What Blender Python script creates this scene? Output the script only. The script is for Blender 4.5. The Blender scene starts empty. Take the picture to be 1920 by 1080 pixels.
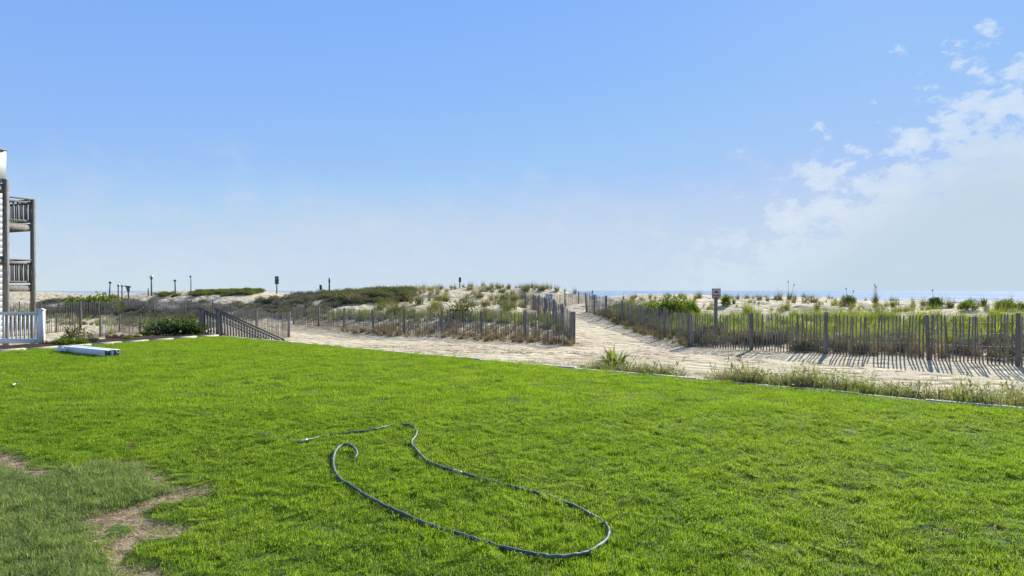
import bpy, bmesh, math, random
import numpy as np
from mathutils import Vector, Matrix, Euler

rng = np.random.default_rng(7)
random.seed(7)
S = bpy.context.scene
COL = S.collection
R = math.radians
F, CX, HY, H = 1280.0, 960.0, 545.0, 1.6      # photo pixels: focal length, centre column, horizon row; eye height above the lawn

# ------------------------------------------------------------------ camera
cam = bpy.data.cameras.new('camera')
cam.lens = 24.0; cam.sensor_width = 36.0; cam.sensor_fit = 'HORIZONTAL'
cam.shift_y = 5.0 / 1920.0
cam.clip_start = 0.05; cam.clip_end = 60000
co = bpy.data.objects.new('camera', cam); COL.objects.link(co)
co.location = (0, 0, H); co.rotation_euler = (R(90), 0, 0)
S.camera = co

# ------------------------------------------------------------------ light
SUN_AZ, SUN_EL = R(29), R(28)
world = bpy.data.worlds.new('World'); S.world = world; world.use_nodes = True
S.view_settings.view_transform = 'Standard'; S.view_settings.look = 'None'
S.view_settings.gamma = 1; S.view_settings.use_curve_mapping = False
S.view_settings.exposure = 1.0
S.cycles.use_denoising = True
S.cycles.max_bounces = 6; S.cycles.diffuse_bounces = 3; S.cycles.transmission_bounces = 4
S.cycles.transparent_max_bounces = 6; S.cycles.sample_clamp_indirect = 4.0
sl = bpy.data.lights.new('sun', 'SUN'); sl.energy = 4.8; sl.angle = R(0.53); sl.color = (1.0, 0.94, 0.84)
so = bpy.data.objects.new('sun', sl); COL.objects.link(so)
sdir = Vector((math.sin(SUN_AZ) * math.cos(SUN_EL), math.cos(SUN_AZ) * math.cos(SUN_EL), math.sin(SUN_EL)))
so.rotation_euler = sdir.to_track_quat('Z', 'Y').to_euler(); so.location = (20, 30, 40)


class NT:
    """small node-tree writer"""
    def __init__(s, tree):
        s.t = tree; s.n = tree.nodes; s.l = tree.links

    def __call__(s, kind, _in=None, **kw):
        n = s.n.new(kind)
        for k, v in kw.items():
            setattr(n, k, v)
        for k, v in (_in or {}).items():
            if isinstance(v, bpy.types.NodeSocket):
                s.l.new(v, n.inputs[k])
            else:
                n.inputs[k].default_value = v
        return n

    def m(s, op, a, b=None, c=None, clamp=False):
        d = {0: a}
        if b is not None: d[1] = b
        if c is not None: d[2] = c
        return s('ShaderNodeMath', d, operation=op, use_clamp=clamp).outputs[0]

    def smooth(s, x, a, b):
        n = s('ShaderNodeMapRange', {0: x, 1: a, 2: b, 3: 0.0, 4: 1.0}, interpolation_type='SMOOTHSTEP')
        return n.outputs[0]

    def mix(s, f, a, b, blend='MIX'):
        n = s('ShaderNodeMix', None, data_type='RGBA', blend_type=blend)
        for i, v in ((0, f), (6, a), (7, b)):
            if isinstance(v, bpy.types.NodeSocket): s.l.new(v, n.inputs[i])
            else: n.inputs[i].default_value = v if i == 0 else (tuple(v) + (1,))[:4]
        return n.outputs[2]


def build_world():
    world.node_tree.nodes.clear()
    N = NT(world.node_tree)
    sky = N('ShaderNodeTexSky', sky_type='NISHITA')
    sky.sun_disc = False; sky.sun_elevation = SUN_EL; sky.sun_rotation = SUN_AZ
    sky.altitude = 0; sky.air_density = 1.0; sky.dust_density = 0.1; sky.ozone_density = 2.0
    hsv = N('ShaderNodeHueSaturation', {'Hue': 0.505, 'Saturation': 1.12, 'Value': 1.0, 'Color': sky.outputs[0]})
    tc = N('ShaderNodeTexCoord')
    xyz = N('ShaderNodeSeparateXYZ', {0: tc.outputs['Generated']})
    az = N.m('MULTIPLY', N.m('ARCTAN2', xyz.outputs[0], xyz.outputs[1]), 57.2958)
    el = N.m('MULTIPLY', N.m('ARCSINE', xyz.outputs[2]), 57.2958)
    # cloud noise over the sphere, flattened
    vec = N('ShaderNodeCombineXYZ', {0: N.m('MULTIPLY', az, 0.13), 1: N.m('MULTIPLY', el, 0.2), 2: 0.0})
    n1 = N('ShaderNodeTexNoise', {'Vector': vec.outputs[0], 'Scale': 3.0, 'Detail': 10.0, 'Roughness': 0.6, 'Distortion': 0.3})
    n2 = N('ShaderNodeTexNoise', {'Vector': vec.outputs[0], 'Scale': 0.75, 'Detail': 5.0, 'Roughness': 0.55})
    f1 = N.m('SUBTRACT', n1.outputs[0], 0.5); f2 = N.m('SUBTRACT', n2.outputs[0], 0.5)
    # top of the cloud bank: climbs towards the sun side, stays low elsewhere
    top = N('ShaderNodeMapRange', {0: az, 1: 16.0, 2: 34.0, 3: 4.0, 4: 15.5}); top.clamp = True
    d = N.m('SUBTRACT', top.outputs[0], el)
    d = N.m('ADD', d, N.m('MULTIPLY', f1, 27.0))
    d = N.m('ADD', d, N.m('MULTIPLY', f2, 12.0))
    n4 = N('ShaderNodeTexNoise', {'Vector': vec.outputs[0], 'Scale': 11.0, 'Detail': 6.0, 'Roughness': 0.6, 'Distortion': 0.4})
    d = N.m('ADD', d, N.m('MULTIPLY', N.m('SUBTRACT', n4.outputs[0], 0.5), 11.0))
    bank = N.m('ADD', N.m('MULTIPLY', N.smooth(d, -0.2, 4.2), 0.68), N.m('MULTIPLY', N.smooth(d, 2.5, 11.0), 0.32))
    deep = N.smooth(N.m('SUBTRACT', top.outputs[0], el), 2.0, 10.0)
    side = N.smooth(az, 8.0, 27.0)
    bank = N.m('MULTIPLY', bank, N.m('MULTIPLY_ADD', side, 0.66, 0.10))
    # thin veil ahead and to the left
    dv = N.m('SUBTRACT', 8.0, el)
    dv = N.m('ADD', dv, N.m('MULTIPLY', f2, 15.0)); dv = N.m('ADD', dv, N.m('MULTIPLY', f1, 8.0))
    veil = N.m('MULTIPLY', N.smooth(dv, -2.5, 6.5), N.m('MULTIPLY_ADD', N.smooth(az, -30.0, -14.0), 0.3, 0.36))
    hz = N.m('POWER', 2.718, N.m('MULTIPLY', N.m('MAXIMUM', el, 0.0), -1.0 / 7.5))
    c = N.mix(1.0, hsv.outputs[0], (6.0, 6.0, 6.0), 'DARKEN')
    ramp = N('ShaderNodeValToRGB', {0: N.m('DIVIDE', N.m('MAXIMUM', el, 0.0), 90.0)})
    stops = ((0.0, (2.75, 3.5, 3.95)), (0.045, (2.2, 3.0, 4.1)), (0.11, (1.45, 2.42, 4.4)), (0.19, (1.18, 2.22, 4.55)), (0.26, (1.08, 2.1, 4.6)), (1.0, (1.1, 1.8, 3.6)))
    cr = ramp.color_ramp
    while len(cr.elements) < len(stops): cr.elements.new(0.5)
    for e, (p_, col) in zip(cr.elements, stops): e.position = p_; e.color = (*[v / 6 for v in col], 1)
    big = N('ShaderNodeVectorMath', {0: ramp.outputs[0], 1: (6, 6, 6)}, operation='MULTIPLY')
    c = N.mix(0.85, c, big.outputs[0])
    c = N.mix(veil, c, (2.9, 3.45, 4.2))
    c = N.mix(bank, c, N.mix(deep, (3.95, 4.35, 4.75), (2.75, 3.4, 3.9)))
    bg = N('ShaderNodeBackground', {'Color': c, 'Strength': 0.10})
    out = N('ShaderNodeOutputWorld', {0: bg.outputs[0]})


build_world()


# ------------------------------------------------------------------ helpers
def at(px, py, d):
    return np.array([(px - CX) / F * d, d, H - (py - HY) / F * d])


def on_plane(px, py, z=0.0):
    d = (H - z) * F / (py - HY)
    return np.array([(px - CX) / F * d, d, z])


def mesh_np(name, V, polys, mat=None, smooth=False, attrs=None):
    """polys: list of int arrays (n, k), each with one k"""
    me = bpy.data.meshes.new(name)
    V = np.asarray(V, dtype=np.float32).reshape(-1, 3)
    me.vertices.add(len(V)); me.vertices.foreach_set('co', V.ravel())
    loops = np.concatenate([np.asarray(p, dtype=np.int32).ravel() for p in polys]) if polys else np.zeros(0, np.int32)
    tot = np.concatenate([np.full(len(p), np.asarray(p).shape[1], dtype=np.int32) for p in polys]) if polys else np.zeros(0, np.int32)
    if len(loops):
        me.loops.add(len(loops)); me.loops.foreach_set('vertex_index', loops)
        me.polygons.add(len(tot))
        me.polygons.foreach_set('loop_start', np.concatenate([[0], np.cumsum(tot)[:-1]]).astype(np.int32))
        me.polygons.foreach_set('loop_total', tot)
        if smooth: me.polygons.foreach_set('use_smooth', np.ones(len(tot), dtype=bool))
    for k, (dom, typ, arr) in (attrs or {}).items():
        a = me.attributes.new(k, typ, dom)
        a.data.foreach_set('vector' if typ == 'FLOAT_VECTOR' else 'value', np.asarray(arr).ravel())
    me.update(calc_edges=True); me.validate()
    if mat: me.materials.append(mat)
    return me


def link(name, data, parent=None, loc=None, rot=None):
    o = bpy.data.objects.new(name, data); COL.objects.link(o)
    if parent is not None: o.parent = parent
    if loc is not None: o.location = loc
    if rot is not None: o.rotation_euler = rot
    return o


def tag(o, label=None, cat=None, group=None, kind=None):
    if label: o['label'] = label
    if cat: o['category'] = cat
    if group: o['group'] = group
    if kind: o['kind'] = kind
    return o


def thing(name, loc, label, cat, group=None, rz=0.0):
    o = link(name, None, None, tuple(loc), (0, 0, rz)); o.empty_display_size = 0.2
    return tag(o, label, cat, group)


class MB:
    """collects boxes, tubes and bars into one mesh"""
    def __init__(s): s.v = []; s.q = []; s.t = []; s.n = 0

    def add(s, V, quads=None, tris=None):
        V = np.asarray(V, float).reshape(-1, 3); s.v.append(V)
        if quads is not None and len(quads): s.q.append(np.asarray(quads) + s.n)
        if tris is not None and len(tris): s.t.append(np.asarray(tris) + s.n)
        s.n += len(V); return s

    def box(s, c, size, M=None, taper=1.0):
        x, y, z = np.array(size) / 2.0
        V = np.array([[-x, -y, -z], [x, -y, -z], [x, y, -z], [-x, y, -z], [-x * taper, -y * taper, z], [x * taper, -y * taper, z], [x * taper, y * taper, z], [-x * taper, y * taper, z]])
        if M is not None: V = V @ np.asarray(M).T
        V = V + np.asarray(c, float)
        return s.add(V, [[0, 3, 2, 1], [4, 5, 6, 7], [0, 1, 5, 4], [1, 2, 6, 5], [2, 3, 7, 6], [3, 0, 4, 7]])

    def bar(s, a, b, w, h, up=(0, 0, 1)):
        """square bar from a to b; w sideways, h along up"""
        a = np.asarray(a, float); b = np.asarray(b, float); y = b - a; L = np.linalg.norm(y); y = y / L
        up = np.asarray(up, float)
        if abs(np.dot(up, y)) > 0.98: up = np.array([1.0, 0, 0])
        x = np.cross(y, up); x /= np.linalg.norm(x); z = np.cross(x, y)
        return s.box((a + b) / 2, (w, L, h), np.stack([x, y, z], 1))

    def tube(s, P, r, n=8, cap=True):
        P = np.asarray(P, float); r = np.broadcast_to(np.asarray(r, float), (len(P),))
        T = np.gradient(P, axis=0); T /= np.linalg.norm(T, axis=1, keepdims=True) + 1e-12
        ref = np.array([0, 0, 1.0]) if abs(T[0, 2]) < 0.9 else np.array([1.0, 0, 0])
        X = np.cross(T, ref); X /= np.linalg.norm(X, axis=1, keepdims=True) + 1e-12
        Y = np.cross(X, T)
        th = np.linspace(0, 2 * np.pi, n, endpoint=False)
        V = P[:, None] + r[:, None, None] * (np.cos(th)[None, :, None] * X[:, None] + np.sin(th)[None, :, None] * Y[:, None])
        q = []
        for i in range(len(P) - 1):
            for j in range(n):
                q.append([i * n + j, i * n + (j + 1) % n, (i + 1) * n + (j + 1) % n, (i + 1) * n + j])
        V = V.reshape(-1, 3); t = []
        if cap:
            V = np.vstack([V, P[0], P[-1]]); c0, c1 = len(V) - 2, len(V) - 1; b = (len(P) - 1) * n
            for j in range(n):
                t.append([c0, (j + 1) % n, j]); t.append([c1, b + j, b + (j + 1) % n])
        return s.add(V, q, t)

    def mesh(s, name, mat, smooth=False):
        return mesh_np(name, np.vstack(s.v), [np.vstack(x) for x in (s.q, s.t) if x], mat, smooth)

    def build(s, name, mat, parent=None, smooth=False, loc=None, rot=None):
        return link(name, s.mesh(name, mat, smooth), parent, loc, rot)


def vnoise(x, y, seed=0):
    """value noise in numpy, about -1..1"""
    xi = np.floor(x).astype(np.int64); yi = np.floor(y).astype(np.int64); fx = x - xi; fy = y - yi
    fx = fx * fx * (3 - 2 * fx); fy = fy * fy * (3 - 2 * fy)

    def h(a, b):
        n = (a * 374761393 + b * 668265263 + seed * 974711) & 0x7fffffff
        n = ((n ^ (n >> 13)) * 1274126177) & 0x7fffffff
        return ((n ^ (n >> 16)) & 0xffff) / 32767.5 - 1.0
    return (h(xi, yi) * (1 - fx) + h(xi + 1, yi) * fx) * (1 - fy) + (h(xi, yi + 1) * (1 - fx) + h(xi + 1, yi + 1) * fx) * fy


def fbm(x, y, seed=0, o=4):
    s = 0; a = 0.5
    for i in range(o):
        s = s + a * vnoise(x * 2 ** i + 17.3 * i, y * 2 ** i - 9.1 * i, seed + i); a *= 0.5
    return s


def inpoly(x, y, P):
    P = np.asarray(P, float); c = np.zeros(np.shape(x), bool); j = len(P) - 1
    for i in range(len(P)):
        xi, yi = P[i][:2]; xj, yj = P[j][:2]
        c ^= ((yi > y) != (yj > y)) & (x < (xj - xi) * (y - yi) / (yj - yi + 1e-12) + xi); j = i
    return c


# ------------------------------------------------------------------ materials
def material(name):
    m = bpy.data.materials.new(name); m.use_nodes = True; m.node_tree.nodes.clear()
    return m, NT(m.node_tree)


def finish(N, bsdf, normal=None):
    N('ShaderNodeOutputMaterial', {0: bsdf})


def leaf_mat(name, c1, c2, c3=None, trans=0.45, tcol=(1.5, 1.6, 0.6), scale=1.2, rough=0.62, spec=0.12, c3amount=0.5):
    """leaf: colour varies leaf by leaf (attribute var) and in drifts over the ground"""
    m, N = material(name)
    a = N('ShaderNodeAttribute', attribute_name='var')
    g = N('ShaderNodeNewGeometry')
    n = N('ShaderNodeTexNoise', {'Vector': g.outputs['Position'], 'Scale': scale, 'Detail': 5.0, 'Roughness': 0.65})
    f = N.m('ADD', N.m('MULTIPLY', a.outputs['Fac'], 0.55), N.m('MULTIPLY_ADD', n.outputs[0], 1.9, -0.7), clamp=True)
    c = N.mix(f, c1, c2)
    if c3 is not None:
        n3 = N('ShaderNodeTexNoise', {'Vector': g.outputs['Position'], 'Scale': scale * 0.37, 'Detail': 3.0})
        w = N.m('ADD', a.outputs['Fac'], N.m('MULTIPLY_ADD', n3.outputs[0], 1.2, -0.6))
        c = N.mix(N.m('MULTIPLY', N.smooth(w, 0.66, 1.02), c3amount), c, c3)
    p = N('ShaderNodeBsdfPrincipled', {'Base Color': c, 'Roughness': rough, 'Specular IOR Level': spec})
    tc = N.mix(1.0, c, tcol, 'MULTIPLY')
    t = N('ShaderNodeBsdfTranslucent', {0: tc})
    mx = N('ShaderNodeMixShader', {0: trans, 1: p.outputs[0], 2: t.outputs[0]})
    finish(N, mx.outputs[0]); return m


def solid(name, c1, c2, scale=6.0, rough=0.8, bump=0.3, spec=0.3, stretch=(1, 1, 1), obj_coord=True, metal=0.0, dist=0.01, per_object=0.0):
    m, N = material(name)
    tc = N('ShaderNodeTexCoord')
    mp = N('ShaderNodeMapping', {0: tc.outputs['Object'], 3: stretch})
    n = N('ShaderNodeTexNoise', {'Vector': mp.outputs[0], 'Scale': scale, 'Detail': 8.0, 'Roughness': 0.65})
    f = N.smooth(n.outputs[0], 0.3, 0.7)
    c = N.mix(f, c1, c2)
    if per_object:
        oi = N('ShaderNodeObjectInfo')
        v = N.m('MULTIPLY_ADD', oi.outputs['Random'], 2 * per_object, 1 - per_object)
        hs = N('ShaderNodeHueSaturation', {'Value': v, 'Color': c}); c = hs.outputs[0]
    b = N('ShaderNodeBump', {'Strength': bump, 'Distance': dist, 'Height': n.outputs[0]})
    p = N('ShaderNodeBsdfPrincipled', {'Base Color': c, 'Roughness': rough, 'Specular IOR Level': spec, 'Metallic': metal, 'Normal': b.outputs[0]})
    finish(N, p.outputs[0]); return m


M = {}
M['wood'] = solid('weathered_wood', (0.145, 0.13, 0.108), (0.285, 0.255, 0.215), 9, 0.85, 0.5, 0.15, (4, 4, 0.5), per_object=0.28)
M['post_wood'] = solid('post_wood', (0.16, 0.14, 0.12), (0.29, 0.26, 0.225), 9, 0.85, 0.6, 0.15, (4, 4, 0.4), per_object=0.2)
M['rail_wood'] = solid('grey_rail_wood', (0.125, 0.12, 0.105), (0.235, 0.225, 0.20), 7, 0.8, 0.4, 0.2, (3, 3, 0.6), per_object=0.12)
M['dark_wood'] = solid('dark_stained_wood', (0.085, 0.08, 0.07), (0.16, 0.15, 0.135), 7, 0.8, 0.4, 0.2, (3, 3, 0.6), per_object=0.12)
M['white_vinyl'] = solid('white_vinyl', (0.64, 0.66, 0.66), (0.72, 0.73, 0.72), 3, 0.42, 0.05, 0.4)
M['inner_dark'] = solid('tube_inside', (0.30, 0.30, 0.30), (0.4, 0.4, 0.4), 3, 0.6, 0.05)
M['wire'] = solid('rusty_wire', (0.16, 0.10, 0.07), (0.24, 0.2, 0.17), 20, 0.6, 0.1, 0.4, metal=0.5)
M['concrete'] = solid('edging_concrete', (0.36, 0.34, 0.28), (0.52, 0.49, 0.41), 12, 0.85, 0.5, 0.2)
M['pole_dark'] = solid('dark_pole', (0.06, 0.065, 0.07), (0.10, 0.105, 0.11), 5, 0.6, 0.2)
M['pole_grey'] = solid('grey_pole', (0.13, 0.14, 0.15), (0.2, 0.21, 0.22), 5, 0.6, 0.2)
M['pole_white'] = solid('white_cap', (0.72, 0.74, 0.74), (0.82, 0.83, 0.82), 5, 0.5, 0.1)
M['sign_face'] = solid('sign_face', (0.72, 0.49, 0.36), (0.80, 0.58, 0.45), 5, 0.6, 0.05)
M['sign_dark'] = solid('sign_brown_ink', (0.14, 0.055, 0.03), (0.2, 0.08, 0.05), 5, 0.6, 0.05)
M['sign_edge'] = solid('sign_edge_paint', (0.20, 0.17, 0.17), (0.27, 0.23, 0.22), 5, 0.6, 0.05)
M['sign_pale'] = solid('sign_pale_paint', (0.50, 0.42, 0.43), (0.6, 0.52, 0.52), 5, 0.6, 0.05)
M['sign_blue'] = solid('blue_sign', (0.16, 0.23, 0.46), (0.24, 0.32, 0.55), 5, 0.5, 0.05)
M['sign_white'] = solid('white_sign', (0.68, 0.72, 0.8), (0.78, 0.8, 0.86), 5, 0.5, 0.05)
M['sign_green'] = solid('green_sign', (0.22, 0.42, 0.2), (0.3, 0.5, 0.26), 5, 0.5, 0.05)
M['brick'] = solid('red_stone', (0.22, 0.10, 0.07), (0.36, 0.19, 0.14), 14, 0.85, 0.6, 0.2, per_object=0.2)
M['mulch'] = solid('dark_mulch', (0.025, 0.017, 0.012), (0.07, 0.045, 0.03), 30, 0.95, 1.0, 0.1, dist=0.03)
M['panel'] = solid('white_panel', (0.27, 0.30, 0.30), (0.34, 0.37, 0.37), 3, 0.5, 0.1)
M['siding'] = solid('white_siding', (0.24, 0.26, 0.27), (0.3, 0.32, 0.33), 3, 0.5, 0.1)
M['brass'] = solid('dull_brass', (0.34, 0.31, 0.22), (0.5, 0.47, 0.36), 20, 0.5, 0.1, 0.5, metal=0.4)
M['twig'] = solid('twig_bark', (0.09, 0.07, 0.05), (0.17, 0.13, 0.10), 10, 0.9, 0.3)
M['stalk'] = solid('dry_stalk', (0.26, 0.22, 0.13), (0.38, 0.33, 0.2), 10, 0.85, 0.2)


def plastic_wrap():
    m, N = material('clear_wrap')
    g = N('ShaderNodeNewGeometry')
    n = N('ShaderNodeTexNoise', {'Vector': g.outputs['Position'], 'Scale': 22.0, 'Detail': 4.0})
    b = N('ShaderNodeBump', {'Strength': 0.8, 'Distance': 0.02, 'Height': n.outputs[0]})
    p = N('ShaderNodeBsdfPrincipled', {'Base Color': (0.72, 0.74, 0.82, 1), 'Roughness': 0.2, 'Specular IOR Level': 0.6, 'Normal': b.outputs[0]})
    t = N('ShaderNodeBsdfTransparent')
    mx = N('ShaderNodeMixShader', {0: 0.62, 1: t.outputs[0], 2: p.outputs[0]})
    finish(N, mx.outputs[0]); return m


M['wrap'] = plastic_wrap()


def hose_mat():
    m, N = material('garden_hose_rubber')
    g = N('ShaderNodeNewGeometry')
    n = N('ShaderNodeTexNoise', {'Vector': g.outputs['Position'], 'Scale': 14.0, 'Detail': 5.0})
    c = N.mix(N.smooth(n.outputs[0], 0.35, 0.65), (0.035, 0.072, 0.074), (0.10, 0.15, 0.152))
    p = N('ShaderNodeBsdfPrincipled', {'Base Color': c, 'Roughness': 0.6, 'Specular IOR Level': 0.3})
    finish(N, p.outputs[0]); return m


M['hose'] = hose_mat()


def sand_mat():
    m, N = material('beach_sand')
    g = N('ShaderNodeNewGeometry'); P = g.outputs['Position']
    n1 = N('ShaderNodeTexNoise', {'Vector': P, 'Scale': 0.35, 'Detail': 6.0, 'Roughness': 0.6})
    n2 = N('ShaderNodeTexNoise', {'Vector': P, 'Scale': 2.6, 'Detail': 8.0, 'Roughness': 0.7})
    n3 = N('ShaderNodeTexNoise', {'Vector': P, 'Scale': 9.0, 'Detail': 4.0, 'Roughness': 0.6})
    c = N.mix(N.smooth(n1.outputs[0], 0.35, 0.65), (0.44, 0.375, 0.25), (0.53, 0.455, 0.305))
    c = N.mix(N.m('MULTIPLY', N.smooth(n2.outputs[0], 0.5, 0.72), 0.5), c, (0.30, 0.25, 0.17))
    c = N.mix(N.m('MULTIPLY', N.smooth(n3.outputs[0], 0.6, 0.7), 0.35), c, (0.23, 0.18, 0.13))
    a = N('ShaderNodeAttribute', attribute_name='litter')
    lm = N.m('MULTIPLY', a.outputs['Fac'], N.smooth(n2.outputs[0], 0.34, 0.6))
    c = N.mix(lm, c, (0.24, 0.165, 0.095))
    vo = N('ShaderNodeTexVoronoi', {'Vector': P, 'Scale': 2.1, 'Randomness': 1.0}, feature='SMOOTH_F1')
    hgt = N.m('ADD', N.m('MULTIPLY', N.smooth(vo.outputs['Distance'], 0.0, 0.55), 0.65), N.m('MULTIPLY', n2.outputs[0], 0.6))
    hgt = N.m('ADD', hgt, N.m('MULTIPLY', n3.outputs[0], 0.2))
    b = N('ShaderNodeBump', {'Strength': 0.8, 'Distance': 0.18, 'Height': hgt})
    p = N('ShaderNodeBsdfPrincipled', {'Base Color': c, 'Roughness': 0.95, 'Specular IOR Level': 0.1, 'Normal': b.outputs[0]})
    finish(N, p.outputs[0]); return m


M['sand'] = sand_mat()


def lawn_mat():
    m, N = material('lawn_thatch')
    g = N('ShaderNodeNewGeometry'); P = g.outputs['Position']
    n1 = N('ShaderNodeTexNoise', {'Vector': P, 'Scale': 18.0, 'Detail': 6.0, 'Roughness': 0.7})
    n2 = N('ShaderNodeTexNoise', {'Vector': P, 'Scale': 60.0, 'Detail': 3.0})
    a = N('ShaderNodeAttribute', attribute_name='soil')
    c = N.mix(N.smooth(n1.outputs[0], 0.35, 0.65), (0.05, 0.09, 0.012), (0.12, 0.17, 0.03))
    sc = N.mix(N.smooth(n1.outputs[0], 0.36, 0.62), (0.115, 0.082, 0.048), (0.37, 0.28, 0.165))
    sc = N.mix(N.m('MULTIPLY', N.smooth(n2.outputs[0], 0.56, 0.66), 0.6), sc, (0.42, 0.36, 0.25))
    c = N.mix(a.outputs['Fac'], c, sc)
    b = N('ShaderNodeBump', {'Strength': 1.0, 'Distance': 0.035, 'Height': N.m('ADD', n1.outputs[0], N.m('MULTIPLY', n2.outputs[0], 0.3))})
    p = N('ShaderNodeBsdfPrincipled', {'Base Color': c, 'Roughness': 0.95, 'Specular IOR Level': 0.1, 'Normal': b.outputs[0]})
    finish(N, p.outputs[0]); return m


M['lawn'] = lawn_mat()


def sea_mat():
    m, N = material('sea_water')
    g = N('ShaderNodeNewGeometry'); P = g.outputs['Position']
    mp = N('ShaderNodeMapping', {0: P, 2: (0, 0, R(-35)), 3: (0.02, 0.055, 0.05)})
    n1 = N('ShaderNodeTexNoise', {'Vector': mp.outputs[0], 'Scale': 1.0, 'Detail': 8.0, 'Roughness': 0.7})
    n2 = N('ShaderNodeTexNoise', {'Vector': P, 'Scale': 0.3, 'Detail': 6.0, 'Roughness': 0.7})
    hgt = N.m('ADD', N.m('MULTIPLY', n1.outputs[0], 2.2), N.m('MULTIPLY', n2.outputs[0], 0.7))
    b = N('ShaderNodeBump', {'Strength': 0.9, 'Distance': 1.0, 'Height': hgt})
    mq = N('ShaderNodeMapping', {0: P, 2: (0, 0, R(-30)), 3: (0.11, 0.0045, 0.05)})
    n3 = N('ShaderNodeTexNoise', {'Vector': mq.outputs[0], 'Scale': 1.0, 'Detail': 4.0, 'Roughness': 0.7})
    c = N.mix(N.smooth(n3.outputs[0], 0.40, 0.62), (0.17, 0.25, 0.33), (0.36, 0.44, 0.52))  # sun sparkle put into the water colour as pale streaks
    d = N('ShaderNodeBsdfDiffuse', {'Color': c})
    b2 = N('ShaderNodeBump', {'Strength': 0.9, 'Distance': 6.0, 'Height': n3.outputs[0]})
    gl = N('ShaderNodeBsdfGlossy', {'Color': (1, 1, 1, 1), 'Roughness': 0.32, 'Normal': b2.outputs[0]})
    mx = N('ShaderNodeMixShader', {0: 0.0055, 1: d.outputs[0], 2: gl.outputs[0]})
    finish(N, mx.outputs[0]); return m


M['sea'] = sea_mat()

M['grass'] = leaf_mat('lawn_grass_blade', (0.088, 0.19, 0.016), (0.235, 0.37, 0.032), (0.46, 0.43, 0.14), 0.50, (1.45, 1.35, 0.5), 1.5, 0.62, 0.16, 0.28)
M['turf'] = leaf_mat('old_turf_blade', (0.10, 0.17, 0.042), (0.235, 0.32, 0.09), (0.52, 0.47, 0.24), 0.42, (1.35, 1.3, 0.8), 2.2, 0.5, 0.25, 0.5)
M['marram'] = leaf_mat('dune_grass_blade', (0.06, 0.078, 0.032), (0.14, 0.15, 0.062), (0.34, 0.28, 0.16), 0.4, (1.3, 1.3, 0.7), 0.8)
M['spring'] = leaf_mat('green_beach_grass', (0.12, 0.17, 0.035), (0.22, 0.25, 0.055), (0.34, 0.31, 0.12), 0.45, (1.4, 1.4, 0.6), 0.8)
M['dry'] = leaf_mat('dry_grass_blade', (0.20, 0.145, 0.08), (0.33, 0.25, 0.14), (0.13, 0.14, 0.06), 0.35, (1.2, 1.2, 0.9), 0.9)
M['weed'] = leaf_mat('edge_weed_leaf', (0.125, 0.15, 0.068), (0.225, 0.24, 0.12), (0.44, 0.40, 0.28), 0.4, (1.3, 1.3, 0.7), 1.5)
M['scrub'] = leaf_mat('dune_scrub_leaf', (0.10, 0.10, 0.07), (0.17, 0.165, 0.11), (0.23, 0.20, 0.16), 0.3, (1.2, 1.2, 0.8), 0.35)
M['olive'] = leaf_mat('olive_shrub_leaf', (0.06, 0.075, 0.028), (0.115, 0.13, 0.05), (0.18, 0.16, 0.09), 0.35, (1.4, 1.4, 0.7), 0.5)
M['bright'] = leaf_mat('bright_shrub_leaf', (0.07, 0.12, 0.018), (0.14, 0.20, 0.03), (0.24, 0.24, 0.06), 0.42, (1.4, 1.4, 0.6), 0.8)
M['deep'] = leaf_mat('dark_shrub_leaf', (0.022, 0.05, 0.014), (0.06, 0.105, 0.025), (0.12, 0.15, 0.05), 0.35, (1.4, 1.5, 0.7), 1.5, 0.55, 0.2)
M['lime'] = leaf_mat('lime_leaf', (0.17, 0.24, 0.02), (0.28, 0.33, 0.04), (0.34, 0.34, 0.09), 0.5, (1.3, 1.3, 0.6), 1.5)
M['rust'] = leaf_mat('russet_leaf', (0.09, 0.05, 0.025), (0.17, 0.09, 0.04), (0.10, 0.10, 0.03), 0.35, (1.3, 1.2, 0.7), 1.5)

# ------------------------------------------------------------------ terrain
LAWN_C = np.array([-10.3, 24.1])
E1 = np.array([17.2, -14.9]); E1 /= np.linalg.norm(E1)      # right-hand edge, towards the camera side
E2 = np.array([-3.05, -6.3]); E2 /= np.linalg.norm(E2)      # left-hand edge
N1 = np.array([E1[1] * -1, E1[0]])                           # outward normals
N2 = np.array([E2[1], -E2[0]])


def lawn_out(x, y):
    """metres outside the lawn (negative inside)"""
    a = (x - LAWN_C[0]) * N1[0] + (y - LAWN_C[1]) * N1[1]
    b = (x - LAWN_C[0]) * N2[0] + (y - LAWN_C[1]) * N2[1]
    return np.maximum(a, b), a, b


ctl = []


def cp(px, py, d): ctl.append(at(px, py, d))


# posts of the fences: pixel column, distance, height of the base relative to the lawn
def post(px, d, z): return np.array([(px - CX) / F * d, d, z])


RF = [post(1297, 25.2, -.49), post(1409, 23.5, -.43), post(1548, 21.4, -.38), post(1743, 18.9, -.31), post(1911, 16.7, -.22), (14.9, 14.2, -.18), (16.6, 11.6, -.15), (18.3, 9.0, -.12)]
RF = [np.array(p) for p in RF]
RP = [post(1100, 45.7, .14), post(1115, 43.2, .10), post(1136, 39.8, .05), post(1167, 36.5, -.22), post(1201, 32.5, -.31), post(1246, 28.6, -.36), post(1294, 25.45, -.48)]
LP = [post(999, 46.9, .06), post(1009, 43.3, .03), post(1022, 39.7, -.04), post(1038, 36.0, -.12), post(1055, 31.4, -.3), post(1076.5, 26.6, -.46)]
LF = [post(1073, 26.4, -.48), post(985, 29.6, -.56), post(902.5, 31.9, -.58), post(828, 34.2, -.6), post(758, 35.6, -.64), post(700, 37.4, -.66), post(644, 40.2, -.68), post(597, 43.0, -.7), post(550, 46.0, -.72)]
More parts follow.
